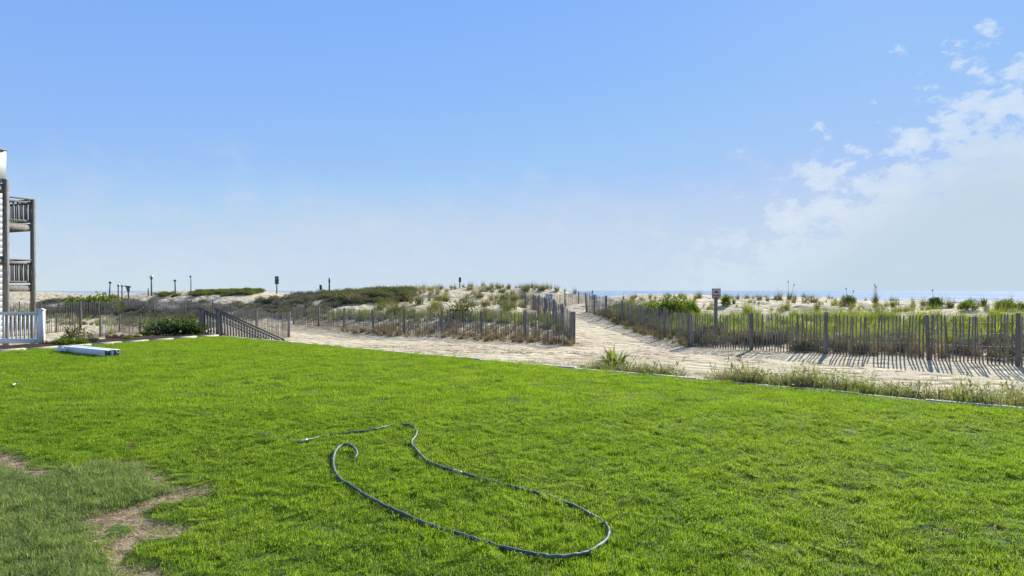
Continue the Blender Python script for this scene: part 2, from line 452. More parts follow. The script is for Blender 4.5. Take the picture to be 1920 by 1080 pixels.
BF = [post(985, 47.5, .25), post(1025, 49.5, .12), post(1060.5, 51.5, .16), post(1085, 54.0, .30), post(1112, 56.5, .36)]
GF = [post(541, 35.5, -.82), post(481, 39.0, -.76), post(432, 43.0, -.55), post(399, 47.0, -.38), post(346, 52.0, -.42), post(288, 57.0, -.46), post(228, 62.0, -.45)]
GN = [post(383, 33.0, -.80), post(325, 35.0, -.80), post(262, 37.0, -.80), post(223, 39.5, -.82), post(187, 36.0, -.84)]
GL = [post(150, 40.5, -.72), post(105, 39.0, -.78), post(60, 37.5, -.84), post(10, 36.0, -.86)]
GB = [post(219, 58.0, -.50), post(185, 58.0, -.52), post(150, 58.0, -.55), post(110, 58.0, -.6), post(75, 58.0, -.6), post(35, 58.0, -.6), post(-10, 58.0, -.6)]
for L in (RF, RP, LP, LF, BF, GF, GN, GL, GB):
    ctl += [p.copy() for p in L]
# right-hand dune crest and its slope
for px, py, d in ((1120, 556, 52), (1200, 558, 46), (1250, 557.5, 45), (1343, 558, 42), (1450, 560, 40), (1560, 562, 38), (1650, 566, 36), (1750, 570, 34), (1850, 573, 32), (1920, 575, 31), (2100, 578, 28), (2400, 580, 26)):
    cp(px, py, d)
for px, py, d in ((1230, 575, 38), (1350, 588, 33), (1500, 588, 33), (1650, 588, 30.5), (1800, 592, 27.5), (1920, 596, 25)):
    cp(px, py, d)
for px, d, z in ((1350, 27, -.25), (1500, 26, -.15), (1700, 23.5, -.1), (1900, 20.5, -.05)):
    ctl.append(np.array([(px - CX) / F * d, d, z]))
# left-hand dune crest
for px, py, d in ((1085, 547.5, 62), (1050, 546, 62), (1000, 543, 62), (950, 541, 62), (900, 540.5, 62), (860, 541.5, 62), (800, 543, 60), (740, 549, 58), (650, 554, 60), (600, 556, 62), (540, 552, 66), (500, 550, 66), (440, 548, 66), (400, 547, 68), (340, 549, 68), (280, 551, 68), (215, 556, 70), (150, 550, 75), (75, 548, 82), (0, 547, 85), (-200, 547, 90), (-600, 547, 95)):
    cp(px, py, d)
for px, py, d in ((980, 575, 46), (940, 572, 49), (900, 582, 45), (860, 568, 50), (800, 587, 44), (760, 570, 50), (700, 578, 48), (640, 578, 50), (570, 588, 51), (500, 566, 56), (440, 562, 58), (380, 560, 60), (300, 565, 60), (640, 600, 44), (700, 598, 41), (800, 597, 39), (900, 596, 37)):
    cp(px, py, d)
for x, y, z in ((2.6, 46, .1), (3.1, 36, -.2), (4.2, 28, -.46), (4.6, 22, -.47), (3.8, 50.5, .33), (6.5, 57, .5), (9, 62, .1)):
    ctl.append(np.array([x, y, z]))
for x, y, z in ((-6, 28, -.6), (-12, 31, -.75), (-17, 30, -.78), (-22, 30, -.8), (-30, 34, -.8), (-30, 20, -.6), (-45, 35, -.6), (-60, 60, -.3), (-60, 40, -.5), (-45, 15, -.4), (-26, 10, -.15),
                (0, 18, -.45), (-5, 23.5, -.5), (3.6, 15, -.42), (7.2, 12.3, -.46), (10, 10.5, -.40), (12, 12.5, -.40), (9.6, 15.4, -.46), (7.6, 18.0, -.52), (14, 5, -.2), (24, -4, -.2), (30, 8, .1), (34, 18, .7), (40, 5, .3),
                (0, 0, -.3), (0, -30, -.3), (-30, -30, -.3), (30, -30, -.3), (-80, -40, -.3), (80, -40, -.3), (-120, 40, -.3), (-110, 90, .8), (70, -5, .2)):
    ctl.append(np.array([x, y, z]))
# seaward side: down to the beach and under the water
for px, d, z in ((1920, 42, .2), (1920, 60, -2.6), (1650, 50, -.3), (1650, 70, -3), (1400, 55, -.3), (1400, 80, -3.2), (1150, 64, -.2), (1150, 90, -3), (960, 80, -.5), (960, 105, -3.3), (600, 90, -.3), (600, 120, -3.3), (250, 95, -.2), (250, 130, -3), (-200, 130, -1), (-200, 170, -3.5)):
    ctl.append(np.array([(px - CX) / F * d, d, z]))
for px in (-1500, -600, 0, 600, 1200, 1700, 2100, 2600):
    for d in (190, 300):
        ctl.append(np.array([(px - CX) / F * d, d, -7.5]))
for x, y, z in ((60, 45, -3.5), (70, 20, -2.5), (110, 40, -7), (120, 0, -6), (160, 80, -8), (150, -60, -5)):
    ctl.append(np.array([x, y, z]))
ctl = np.array(ctl)
KC = 2.5


def kern(A, B):
    d2 = ((A[:, None, :2] - B[None, :, :2]) ** 2).sum(-1)
    return np.sqrt(d2 + KC * KC)


n_ = len(ctl)
A_ = np.zeros((n_ + 1, n_ + 1)); A_[:n_, :n_] = kern(ctl, ctl) - 0.35 * np.eye(n_); A_[:n_, n_] = 1; A_[n_, :n_] = 1
W_ = np.linalg.lstsq(A_, np.concatenate([ctl[:, 2], [0]]), rcond=None)[0]


def ground(x, y):
    x = np.asarray(x, float); y = np.asarray(y, float); sh = x.shape
    P = np.stack([x.ravel(), y.ravel()], 1); z = np.empty(len(P))
    for i in range(0, len(P), 20000):
        z[i:i + 20000] = kern(P[i:i + 20000], ctl) @ W_[:n_] + W_[n_]
    z = z.reshape(sh)
    dune = np.clip((z + 0.35) / 0.8, 0, 1) * np.clip((y - 22) / 6, 0, 1)
    z = z + dune * (0.30 * fbm(x / 3.1, y / 3.1, 3) + 0.12 * fbm(x / 0.9, y / 0.9, 5)) + 0.035 * fbm(x / 0.8, y / 0.8, 9)
    o, a, b = lawn_out(x, y)
    f = np.clip(o / 2.0, 0, 1)                       # bank up to the lawn's edge
    bed = np.clip(1.0 - np.clip((b - 2.6) / 1.4, 0, 1), 0, 1) * (b > -0.2) * (a < 0.6)
    z = np.where(o < 0.0, -0.28, z * f + (-0.16) * (1 - f))
    z = np.where((bed > 0) & (o > 0), z * (1 - bed) + (-0.05) * bed, z)
    return z


def ground1(x, y): return float(ground(np.array([x]), np.array([y]))[0])


def axis(lo, hi, fine_lo, fine_hi, step, grow=1.12):
    a = list(np.arange(fine_lo, fine_hi + 1e-6, step)); s = step; x = fine_lo; L = []
    while x > lo: s *= grow; x -= s; L.append(x)
    s = step; x = fine_hi; Rr = []
    while x < hi: s *= grow; x += s; Rr.append(x)
    return np.array(L[::-1] + a + Rr)


def build_terrain():
    gx = axis(-420, 420, -32, 26, 0.3); gy = axis(-160, 420, 6, 70, 0.3)
    X, Y = np.meshgrid(gx, gy); Z = ground(X, Y)
    nx, ny = len(gx), len(gy); idx = np.arange(nx * ny).reshape(ny, nx)
    q = np.stack([idx[:-1, :-1], idx[:-1, 1:], idx[1:, 1:], idx[1:, :-1]], -1).reshape(-1, 4)
    # dry litter caught along the fences
    lit = np.zeros(X.shape)
    for L, wd, am in ((LF, 1.0, 1.0), (LP, .8, .55), (RP, .8, .7), (RF, .55, .45), (GF, .8, .6), (GN, .5, .3)):
        for p, q2 in zip(L[:-1], L[1:]):
            d = q2[:2] - p[:2]; t = np.clip(((X - p[0]) * d[0] + (Y - p[1]) * d[1]) / (d @ d), 0, 1)
            r = np.hypot(X - p[0] - t * d[0], Y - p[1] - t * d[1])
            lit = np.maximum(lit, am * np.exp(-(r / wd) ** 2))
    lit = np.maximum(lit, .32 * np.clip((12 - X) / 8, 0, 1) * (fbm(X / 1.7, Y / 1.7, 77) > -.05) * (Y < 30))
    me = mesh_np('sand', np.stack([X, Y, Z], -1), [q], M['sand'], True, {'litter': ('POINT', 'FLOAT', lit.ravel().astype(np.float32))})
    tag(link('sand', me), kind='structure')


build_terrain()
# sea: one ring-shaped sheet out to the horizon
b_ = MB(); b_.add([[-30000, 60, -4.4], [40000, -9000, -4.4], [40000, 45000, -4.4], [-30000, 45000, -4.4]], [[0, 1, 2, 3]])
tag(b_.build('sea', M['sea']), kind='structure')
# inland ground beyond the built terrain
b_ = MB(); b_.add([[-20000, -20000, -6.0], [20000, -20000, -6.0], [20000, 50, -6.0], [-20000, 50, -6.0]], [[0, 1, 2, 3]])
tag(b_.build('ground', M['sand']), kind='structure')


def hit(px, py, lo=9.0, hi=95.0):
    """where the pixel's ray meets the sand (or the crest it passes closest to)"""
    d = np.arange(lo, hi, 0.15); x = (px - CX) / F * d; z = H - (py - HY) / F * d
    g = ground(x, d); k = np.argmax(g >= z)
    if not (g >= z).any(): k = int(np.argmin((z - g)[d < 75]))
    return np.array([x[k], d[k], g[k]])


# ------------------------------------------------------------------ lawn
def px_poly(P): return [tuple(on_plane(x, y)[:2]) for x, y in P]


OLD = px_poly([(-300, 800), (0, 866), (60, 892), (95, 889), (160, 880), (235, 866), (300, 888), (335, 916), (290, 936), (230, 950), (150, 975), (180, 1015), (205, 1045), (225, 1080), (225, 1500), (-900, 1500)])
SOIL = [px_poly(P) for P in (
    [(-60, 832), (0, 842), (30, 850), (62, 872), (104, 882), (80, 903), (45, 897), (20, 884), (0, 876), (-60, 862)],
    [(232, 866), (262, 861), (300, 882), (322, 903), (352, 918), (336, 928), (296, 905), (266, 880)],
    [(146, 976), (165, 964), (230, 949), (290, 934), (330, 914), (392, 910), (402, 921), (352, 935), (312, 941), (286, 952), (276, 968), (292, 978), (340, 985), (384, 978), (352, 1004), (270, 1011), (246, 1030), (268, 1062), (335, 1072), (310, 1110), (230, 1110), (214, 1060), (196, 1030), (168, 1002)])]
ISLE = px_poly([(196, 992), (215, 982), (245, 984), (250, 998), (222, 1008), (200, 1006)])
THIN = [(on_plane(px, py)[:2], r) for px, py, r in ((1856, 868, .10), (1822, 862, .08), (808, 820, .10), (415, 925, .12), (1555, 1005, .07), (1630, 940, .06), (1875, 998, .08), (1700, 815, .08), (250, 765, .1))]


def warp(x, y): return x + 0.035 * vnoise(x * 9, y * 9, 21) + 0.02 * vnoise(x * 23, y * 23, 22), y + 0.035 * vnoise(x * 9, y * 9, 23) + 0.02 * vnoise(x * 23, y * 23, 24)


def soil_mask(x, y, thin=True):
    wx, wy = warp(x, y); s = np.zeros(np.shape(x), bool)
    for P in SOIL: s |= inpoly(wx, wy, P)
    s &= ~inpoly(wx, wy, ISLE)
    for (c, r) in (THIN if thin else ()): s |= np.hypot((wx - c[0]) / 1.5, wy - c[1]) < r * .55
    return s


def soil_near(x, y):
    """1 where bare soil lies just behind (as the mower and the dry edge leave the grass short there)"""
    k = np.zeros(np.shape(x))
    for dx, dy in ((0, .06), (-.04, .11), (.05, .11), (0, .17), (.05, -.02), (-.05, -.04), (0, -.08)): k = np.maximum(k, soil_mask(x + dx, y + dy, False).astype(float))
    return k


def old_mask(x, y):
    wx, wy = warp(x, y); return inpoly(wx, wy, OLD)


LAWN_Z = 0.0


def lawn_poly(inset=0.0):
    c = LAWN_C - (N1 + N2) * inset * 0.9
    e1 = c + E1 * 52; e2 = c + E2 * 44
    return c, e1, e2


def build_lawn():
    gx = axis(-40, 34, -6, 3, 0.05, 1.25); gy = axis(-14, 26, 3.6, 9, 0.05, 1.2)
    X, Y = np.meshgrid(gx, gy)
    nx, ny = len(gx), len(gy); idx = np.arange(nx * ny).reshape(ny, nx)
    o, a, b = lawn_out(X, Y)
    # pull outside vertices on to the edge so that the sheet ends under the kerb
    A1 = np.maximum(a, 0); X2 = X - N1[0] * A1; Y2 = Y - N1[1] * A1
    _, a2, b2 = lawn_out(X2, Y2); B1 = np.maximum(b2, 0); X2 = X2 - N2[0] * B1; Y2 = Y2 - N2[1] * B1
    q = np.stack([idx[:-1, :-1], idx[:-1, 1:], idx[1:, 1:], idx[1:, :-1]], -1).reshape(-1, 4)
    keep = (o.ravel()[q] < 0).any(1); q = q[keep]
    sm = soil_mask(X2, Y2).astype(np.float32)
    Z = 0.012 * fbm(X2 / .5, Y2 / .5, 31) - 0.02 * sm
    used = np.unique(q); rm = -np.ones(nx * ny, int); rm[used] = np.arange(len(used))
    V = np.stack([X2, Y2, Z], -1).reshape(-1, 3)[used]
    me = mesh_np('lawn', V, [rm[q]], M['lawn'], True, {'soil': ('POINT', 'FLOAT', sm.ravel()[used])})
    tag(link('lawn', me), kind='structure')


build_lawn()


def kerb(name, p, e, n, L, top=.010, w=.11):
    """low concrete edging along the lawn, slightly uneven"""
    b = MB(); k = int(L / 0.9); pts = []
    for i in range(k):
        a0 = p + e * (i * 0.9); a1 = p + e * (i * 0.9 + 0.885)
        dz = 0.006 * math.sin(i * 2.1) + rng.normal(0, 0.004); off = n * (w * .5 + rng.normal(0, 0.005))
        b.bar((*(a0 + off), top - .135 + dz), (*(a1 + off), top - .135 + dz + rng.normal(0, 0.004)), w, 0.27)
    o = b.build(name, M['concrete']); tag(o, kind='structure')


kerb('kerb', LAWN_C.copy(), E1, N1, 40.0)
kerb('kerb', LAWN_C + E2 * 0.06, E2, N2, 26.0, .05, .14)


# ------------------------------------------------------------------ blades and leaves (numpy meshes)
def blades(n, rad, hmin, hmax, w, lean=0.5, curve=0.6, seg=2, spread_pow=0.5, seed=0, square=None, fan=False):
    """n grass blades rooted in a disc (or a square of side SQUARE): flat tapered strips with seg+1 levels"""
    g = np.random.default_rng(seed)
    if square:
        bx = g.uniform(-square / 2, square / 2, n); by = g.uniform(-square / 2, square / 2, n); ang = g.uniform(0, 2 * np.pi, n)
    else:
        r = rad * g.uniform(0, 1, n) ** spread_pow; a = g.uniform(0, 2 * np.pi, n); bx, by = r * np.cos(a), r * np.sin(a)
        ang = a + g.normal(0, 0.7, n) if fan else g.uniform(0, 2 * np.pi, n)
    h = g.uniform(hmin, hmax, n); ln = np.abs(g.normal(0, lean, n)) if not fan else np.clip(g.uniform(0.05, 1, n) * lean, 0, 1.3)
    dx, dy = np.cos(ang), np.sin(ang); tw = ang + np.pi / 2 + g.normal(0, 0.5, n); wx, wy = np.cos(tw), np.sin(tw)
    ww = w * g.uniform(0.7, 1.3, n)
    lv = []
    for i in range(seg + 1):
        t = i / seg; th = ln * (0.5 * t) + curve * ln * t * t
        s = np.sin(th) * h * t; z = np.cos(np.minimum(th, 1.9)) * h * t
        px, py = bx + dx * s, by + dy * s; k = ww * (1 - t ** 1.6) * (0.75 + 0.5 * min(1, t * 3) * (1 - t)) * 0.5
        if i < seg:
            lv.append(np.stack([px - wx * k, py - wy * k, z], 1)); lv.append(np.stack([px + wx * k, py + wy * k, z], 1))
        else:
            lv.append(np.stack([px, py, z], 1))
    V = np.stack(lv, 1).reshape(-1, 3); k = 2 * seg + 1; base = np.arange(n)[:, None] * k
    q = np.concatenate([base + np.array([[2 * i, 2 * i + 1, 2 * i + 3, 2 * i + 2]]) for i in range(seg - 1)]) if seg > 1 else np.zeros((0, 4), int)
    t = base + np.array([[2 * seg - 2, 2 * seg - 1, 2 * seg]])
    var = np.repeat(g.uniform(0, 1, n), k).astype(np.float32)
    return V, q, t, var


def blade_mesh(name, mat, sets):
    Vs, Qs, Ts, vs, k = [], [], [], [], 0
    for V, q, t, var in sets:
        Vs.append(V); Qs.append(q + k); Ts.append(t + k); vs.append(var); k += len(V)
    P = [x for x in (np.vstack(Qs), np.vstack(Ts)) if len(x)]
    return mesh_np(name, np.vstack(Vs), P, mat, False, {'var': ('POINT', 'FLOAT', np.concatenate(vs))})


def leaves(n, rx, ry, rz, size, seed=0, hollow=0.45, z0=None, asp=0.5, droop=0.0, lumps=5):
    """n pointed leaves (two triangles folded along the rib) through a lumpy volume resting on z=0"""
    g = np.random.default_rng(seed)
    u = g.normal(0, 1, (n, 3)); u /= np.linalg.norm(u, axis=1, keepdims=True)
    r = (hollow + (1 - hollow) * g.uniform(0, 1, n)) ** 0.8
    lc = g.normal(0, 1, (lumps, 3)); lc /= np.linalg.norm(lc, axis=1, keepdims=True)
    lump = 0.72 + 0.38 * np.max(np.clip((u @ lc.T - 0.55) / 0.45, 0, 1), axis=1)
    P = u * (r * lump)[:, None]; P[:, 2] = np.abs(P[:, 2])
    P = P * np.array([rx, ry, rz]); P[:, 2] += 0.02
    d = u + g.normal(0, 0.7, (n, 3)) + np.array([0, 0, 0.4 - droop]); d /= np.linalg.norm(d, axis=1, keepdims=True)
    s = np.cross(d, g.normal(0, 1, (n, 3))); s /= np.linalg.norm(s, axis=1, keepdims=True); nn = np.cross(s, d)
    L = size * g.uniform(0.6, 1.3, n)[:, None]; Wd = L * asp * 0.5
    V = np.stack([P, P + d * L * .5 + s * Wd + nn * Wd * .3, P + d * L, P + d * L * .5 - s * Wd + nn * Wd * .3], 1).reshape(-1, 3)
    b = np.arange(n)[:, None] * 4
    t = np.concatenate([b + [[0, 1, 2]], b + [[0, 2, 3]]])
    return V, np.zeros((0, 4), int), t, np.repeat(g.uniform(0, 1, n), 4).astype(np.float32)


def twigs(n, rx, ry, rz, r0=0.012, seed=0):
    g = np.random.default_rng(seed); b = MB()
    for i in range(n):
        a = g.uniform(0, 2 * np.pi); q = g.uniform(0.25, 0.85)
        e = np.array([rx * q * math.cos(a), ry * q * math.sin(a), rz * g.uniform(.5, .95)])
        s = np.array([rx * .12 * math.cos(a), ry * .12 * math.sin(a), -0.04])
        m = (s + e) / 2 + g.normal(0, .06, 3) * rx
        b.tube([s, m, e], [r0, r0 * .7, r0 * .3], 5)
    return b


# ---- scattering on points with a small geometry-node tree (for what nobody could count)
HOLD = {}


def scatter(name, variants, pts, rot, scl, idx, label=None):
    pts = np.asarray(pts, np.float32); n = len(pts)
    coll = bpy.data.collections.new(name + '_kinds')
    for i, me in enumerate(variants):
        o = bpy.data.objects.new('%s_kind_%02d' % (name, i), me); coll.objects.link(o)
    me = bpy.data.meshes.new(name); me.vertices.add(n); me.vertices.foreach_set('co', pts.ravel())
    for k, typ, arr in (('rot', 'FLOAT_VECTOR', rot), ('scl', 'FLOAT_VECTOR', scl), ('idx', 'INT', idx)):
        a = me.attributes.new(k, typ, 'POINT')
        a.data.foreach_set('vector' if typ == 'FLOAT_VECTOR' else 'value', np.asarray(arr, np.int32 if typ == 'INT' else np.float32).ravel())
    o = link(name, me)
    ng = bpy.data.node_groups.new(name + '_scatter', 'GeometryNodeTree')
    ng.interface.new_socket('Geometry', in_out='INPUT', socket_type='NodeSocketGeometry')
    ng.interface.new_socket('Geometry', in_out='OUTPUT', socket_type='NodeSocketGeometry')
    N = NT(ng); gi = N('NodeGroupInput'); go = N('NodeGroupOutput')
    ci = N('GeometryNodeCollectionInfo', {'Collection': coll, 'Separate Children': True, 'Reset Children': True})
    ai = N('GeometryNodeInputNamedAttribute', {'Name': 'idx'}, data_type='INT')
    ar = N('GeometryNodeInputNamedAttribute', {'Name': 'rot'}, data_type='FLOAT_VECTOR')
    asc = N('GeometryNodeInputNamedAttribute', {'Name': 'scl'}, data_type='FLOAT_VECTOR')
    ip = N('GeometryNodeInstanceOnPoints', {'Points': gi.outputs[0], 'Instance': ci.outputs[0], 'Pick Instance': True, 'Scale': asc.outputs[0]})
    ng.links.new(ai.outputs[0], ip.inputs['Instance Index'])
    er = N('FunctionNodeEulerToRotation', {0: ar.outputs[0]})
    ng.links.new(er.outputs[0], ip.inputs['Rotation'])
    ng.links.new(ip.outputs[0], go.inputs[0])
    md = o.modifiers.new('scatter', 'NODES'); md.node_group = ng
    for mm in {m for v in variants for m in v.materials}: me.materials.append(mm)
    tag(o, label, kind='stuff'); return o


def in_view(x, y, margin=1.5):
    return (y > 0.8) & (np.abs(x) < 0.75 * y * 1.06 + margin)


def grid_pts(x0, x1, y0, y1, step, g):
    X, Y = np.meshgrid(np.arange(x0, x1, step), np.arange(y0, y1, step))
    x = X.ravel() + g.uniform(-.5, .5, X.size) * step; y = Y.ravel() + g.uniform(-.5, .5, X.size) * step
    return x, y


def plant_lawn():
    g = np.random.default_rng(11)
    near = [blade_mesh('grass_near', M['grass'], [blades(350, 0, .018, .042, .0045, 1.15, .9, 2, seed=100 + i, square=.20)]) for i in range(6)]
    near.append(blade_mesh('grass_near', M['dry'], [blades(14, 0, .02, .055, .0045, 1.1, .9, 2, seed=106, square=.2)]))
    near.append(blade_mesh('grass_near', M['bright'], [blades(40, 0, .03, .06, .014, 1.4, .9, 3, seed=107, square=.14)]))
    far = [blade_mesh('grass_far', M['grass'], [blades(520, 0, .022, .052, .0085, .6, .8, 1, seed=200 + i, square=.46)]) for i in range(6)]
    # nearby lawn, small tufts; the soil patches stay bare
    P, Rt, Sc, Ix = [], [], [], []
    x, y = grid_pts(-7.6, 8.4, 2.2, 9.2, .094, g)
    lush = fbm(x / .55, y / .55, 41, 4); fine = vnoise(x / .16, y / .16, 44)
    k = in_view(x, y, .6) & ~soil_mask(x, y) & ~old_mask(x + g.normal(0, .07, len(x)), y + g.normal(0, .07, len(x))) & (lawn_out(x, y)[0] < -.08)
    k &= g.uniform(0, 1, len(x)) < 0.95 + 0.35 * lush
    k &= ~((soil_near(x, y) > 0) & (g.uniform(0, 1, len(x)) < .55))
    xs, ys = x[k], y[k]; s = (0.95 + 0.36 * lush[k] + 0.2 * fine[k] + g.normal(0, .16, k.sum())) * (1 - .5 * soil_near(xs, ys))
    n = len(xs)
    P.append(np.stack([xs, ys, np.full(n, .0)], 1)); Rt.append(np.stack([g.normal(0, .2, n), g.normal(0, .2, n), g.uniform(0, 6.28, n)], 1))
    Sc.append(np.stack([np.full(n, 1.), np.full(n, 1.), np.clip(s, .32, 1.7)], 1)); ix = g.integers(0, 6, n); u = g.uniform(0, 1, n); ix = np.where(u < .05, 6, ix); ix = np.where(u > .985, 7, ix); Ix.append(ix)
    n_near = n
    scatter('grass', near, np.vstack(P), np.vstack(Rt), np.vstack(Sc), np.concatenate(Ix), 'short mown lawn grass close to the garden hose')
    # the lawn farther off
    x, y = grid_pts(-26, 19, 8.9, 25, .23, g); lush = fbm(x / .7, y / .7, 43, 4)
    k = in_view(x, y, 2.0) & (lawn_out(x, y)[0] < -.2)
    n = k.sum(); s = 0.92 + .5 * lush[k] + g.normal(0, .1, n)
    scatter('grass', far, np.stack([x[k], y[k], np.zeros(n)], 1), np.stack([g.normal(0, .1, n), g.normal(0, .1, n), g.uniform(0, 6.28, n)], 1),
            np.stack([np.ones(n), np.ones(n), np.clip(s, .55, 1.6)], 1), g.integers(0, 6, n), 'mown lawn grass stretching to the edging')
    # the older, bluer turf at the corner
    oldk = [blade_mesh('old_turf', M['turf'], [blades(210, 0, .035, .075, .0042, .85, 1.0, 3, seed=300 + i, square=.2)]) for i in range(6)]
    x, y = grid_pts(-6.5, -1.2, 2.2, 7.6, .085, g)
    k = old_mask(x + g.normal(0, .07, len(x)), y + g.normal(0, .07, len(x))) & ~soil_mask(x, y) & in_view(x, y, .6)
    k &= ~((soil_near(x, y) > 0) & (g.uniform(0, 1, len(x)) < .5))
    xs, ys = x[k], y[k]; n = len(xs); s = (1.0 + .5 * fbm(xs / .5, ys / .5, 47) + g.normal(0, .12, n)) * (1 - .45 * soil_near(xs, ys))
    scatter('grass', oldk, np.stack([xs, ys, np.zeros(n)], 1), np.stack([g.normal(0, .2, n), g.normal(0, .2, n), g.uniform(0, 6.28, n)], 1),
            np.stack([np.ones(n), np.ones(n), np.clip(s, .6, 1.7)], 1), g.integers(0, 6, n), 'longer bluish turf beside the bare soil patch')
    # stray blades and straw on the bare soil
    straw = [blade_mesh('straw', M['dry'], [blades(26, 0, .03, .07, .004, 1.2, .6, 2, seed=330 + i, square=.2), ]) for i in range(3)]
    spr = [blade_mesh('sprout', M['grass'], [blades(18, 0, .02, .05, .004, .8, .8, 2, seed=340 + i, square=.16)]) for i in range(3)]
    x, y = grid_pts(-6, 6, 3.4, 8.5, .17, g); k = soil_mask(x, y); x, y = x[k], y[k]; n = len(x)
    ix = np.where(g.uniform(0, 1, n) < .72, g.integers(0, 3, n), g.integers(3, 6, n))
    scatter('dry_grass_litter', straw + spr, np.stack([x, y, np.full(n, -.02)], 1), np.stack([g.normal(0, .3, n), g.normal(0, .3, n), g.uniform(0, 6.28, n)], 1), np.ones((n, 3)), ix, 'straw and thin sprouts on the bare soil')
    # strip of grass in front of the white fence
    x, y = grid_pts(-24, -13.0, 10, 20.2, .22, g); o, a, b = lawn_out(x, y); k = (b > .2) & (b < 1.25) & in_view(x, y, 2)
    n = k.sum(); x, y = x[k], y[k]
    scatter('grass', far, np.stack([x, y, ground(x, y)], 1), np.stack([g.normal(0, .1, n), g.normal(0, .1, n), g.uniform(0, 6.28, n)], 1), np.full((n, 3), 1.2), g.integers(0, 6, n), 'strip of grass between kerb and white fence')


plant_lawn()


# ------------------------------------------------------------------ sand fences
def picket_meshes(h=1.22):
    out = []
    for i in range(6):
        b = MB(); w = .036 + .005 * random.random(); bow = random.uniform(-.012, .012); top = random.uniform(.7, 1.0)
        zs = [-.18, h * .5, h - random.choice([0, .0, .015, .03])]; V = []
        for j, z in enumerate(zs):
            k = w / 2 * (top if j == 2 else 1.0); o = bow if j == 1 else 0; sl_ = .006 * random.uniform(-1, 1) if j == 2 else 0
            V += [[-k + o, -.006, z + sl_], [k + o, -.006, z - sl_], [k + o, .006, z - sl_], [-k + o, .006, z + sl_]]
        q = [[0, 3, 2, 1], [8, 9, 10, 11]]
        for j in range(2):
            for m in range(4):
                q.append([j * 4 + m, j * 4 + (m + 1) % 4, (j + 1) * 4 + (m + 1) % 4, (j + 1) * 4 + m])
        b.add(V, q); out.append(b.mesh('picket', M['wood']))
    return out


PK = picket_meshes()


def post_mesh(h, r):
    b = MB(); n = 9; P = [(0, 0, -.3), (0, 0, h * .4), (0, 0, h - .015), (0, 0, h)]
    b.tube(P, [r * 1.04, r, r * .93, r * .8], n); return b.mesh('post', M['post_wood'])


PM = [post_mesh(1.27, .055), post_mesh(1.31, .062), post_mesh(1.24, .052)]


def fence(name, label, posts, spacing=.118, joined=False, lean=.0, group='weathered picket sand fences by the beach path', hgt=1.22, extra=None, pick_jit=.022, cat='fence', post_every=1):
    root = thing(name, posts[0], label, cat, group); b0 = np.asarray(posts[0], float)
    stuff = MB(); k = 0
    for i, p in enumerate(posts):
        if i % post_every: continue
        o = link('post', PM[(i * 7 + len(posts)) % 3], root, tuple(p - b0 + np.array([0, .05, 0])), (random.gauss(0, .025) , random.gauss(0, .025), random.uniform(0, 6)))
        o.scale = (1, 1, hgt / 1.22)
    for p, q in zip(posts[:-1], posts[1:]):
        d = q - p; L = np.hypot(d[0], d[1]); n = max(2, int(round(L / spacing))); ang = math.atan2(d[1], d[0])
        sagn = random.uniform(.0, .05)
        for j in range(n):
            t = (j + .5 + random.uniform(-.12, .12)) / n; c = p + d * t - b0
            z = c[2] - sagn * math.sin(math.pi * t) + .02 * math.sin(t * 9 + i) + random.gauss(0, pick_jit * .5)
            rot = (random.gauss(0, .02), random.gauss(0, pick_jit), ang + random.gauss(0, .06))
            me = PK[(k * 5 + j) % 6]; k += 1
            if random.random() < .012: continue
            if random.random() < .03: z -= random.uniform(.08, .35)
            if random.random() < .04: rot = (rot[0], random.gauss(0, .12), rot[2])
            if joined:
                Mx = np.array(Euler(rot).to_matrix())
                V = np.empty(len(me.vertices) * 3); me.vertices.foreach_get('co', V); V = V.reshape(-1, 3); V[:, 2] *= hgt / 1.22
                stuff.add(V @ Mx.T + np.array([c[0], c[1], z]), [list(f.vertices) for f in me.polygons])
            else:
                o = link('picket', me, root, (c[0], c[1], z), rot); o.scale = (1, 1, hgt / 1.22)
    if joined:
        o = stuff.build('pickets', M['wood'], root); o['kind'] = 'stuff'
    for hh in (.16, .45, .78, 1.06):
        w = MB(); P = []
        for p, q in zip(posts[:-1], posts[1:]):
            for t in np.linspace(0, 1, 7)[:-1]:
                c = p + (q - p) * t - b0; P.append(c + np.array([0, -.012, hh * hgt / 1.22 - .03 * math.sin(math.pi * t)]))
        P.append(posts[-1] - b0 + np.array([0, -.012, hh * hgt / 1.22]))
        w.tube(P, .0035, 4); w.build('wire', M['wire'], root)
    return root


fence('sand_fence', 'grey picket sand fence on the near right, its striped shadow on the sand', RF, .104)
fence('sand_fence', 'picket sand fence with green growth behind it along the right side of the sandy path', RP, .118)
fence('sand_fence', 'leaning picket sand fence climbing the dune on the left side of the sandy path', LP, .118)
fence('sand_fence', 'picket sand fence with brown dry grass at its foot, left of the path mouth', LF, .118)
fence('sand_fence', 'low half buried sand fence across the top of the path, with a blue sign', BF, .118, joined=True)
fence('sand_fence', 'picket sand fence running back from behind the stair railing up the left dune', GF, .118, joined=True)
fence('sand_fence', 'old sagging picket fence just behind the dark green corner shrub', GN, .118, joined=True, pick_jit=.07, hgt=1.0)
fence('sand_fence', 'pale picket fence standing in sand right of the white vinyl fence', GL, .115, joined=True, hgt=1.08)
fence('sand_fence', 'distant dense grey picket fence below the bright green hedge', GB, .09, joined=True)

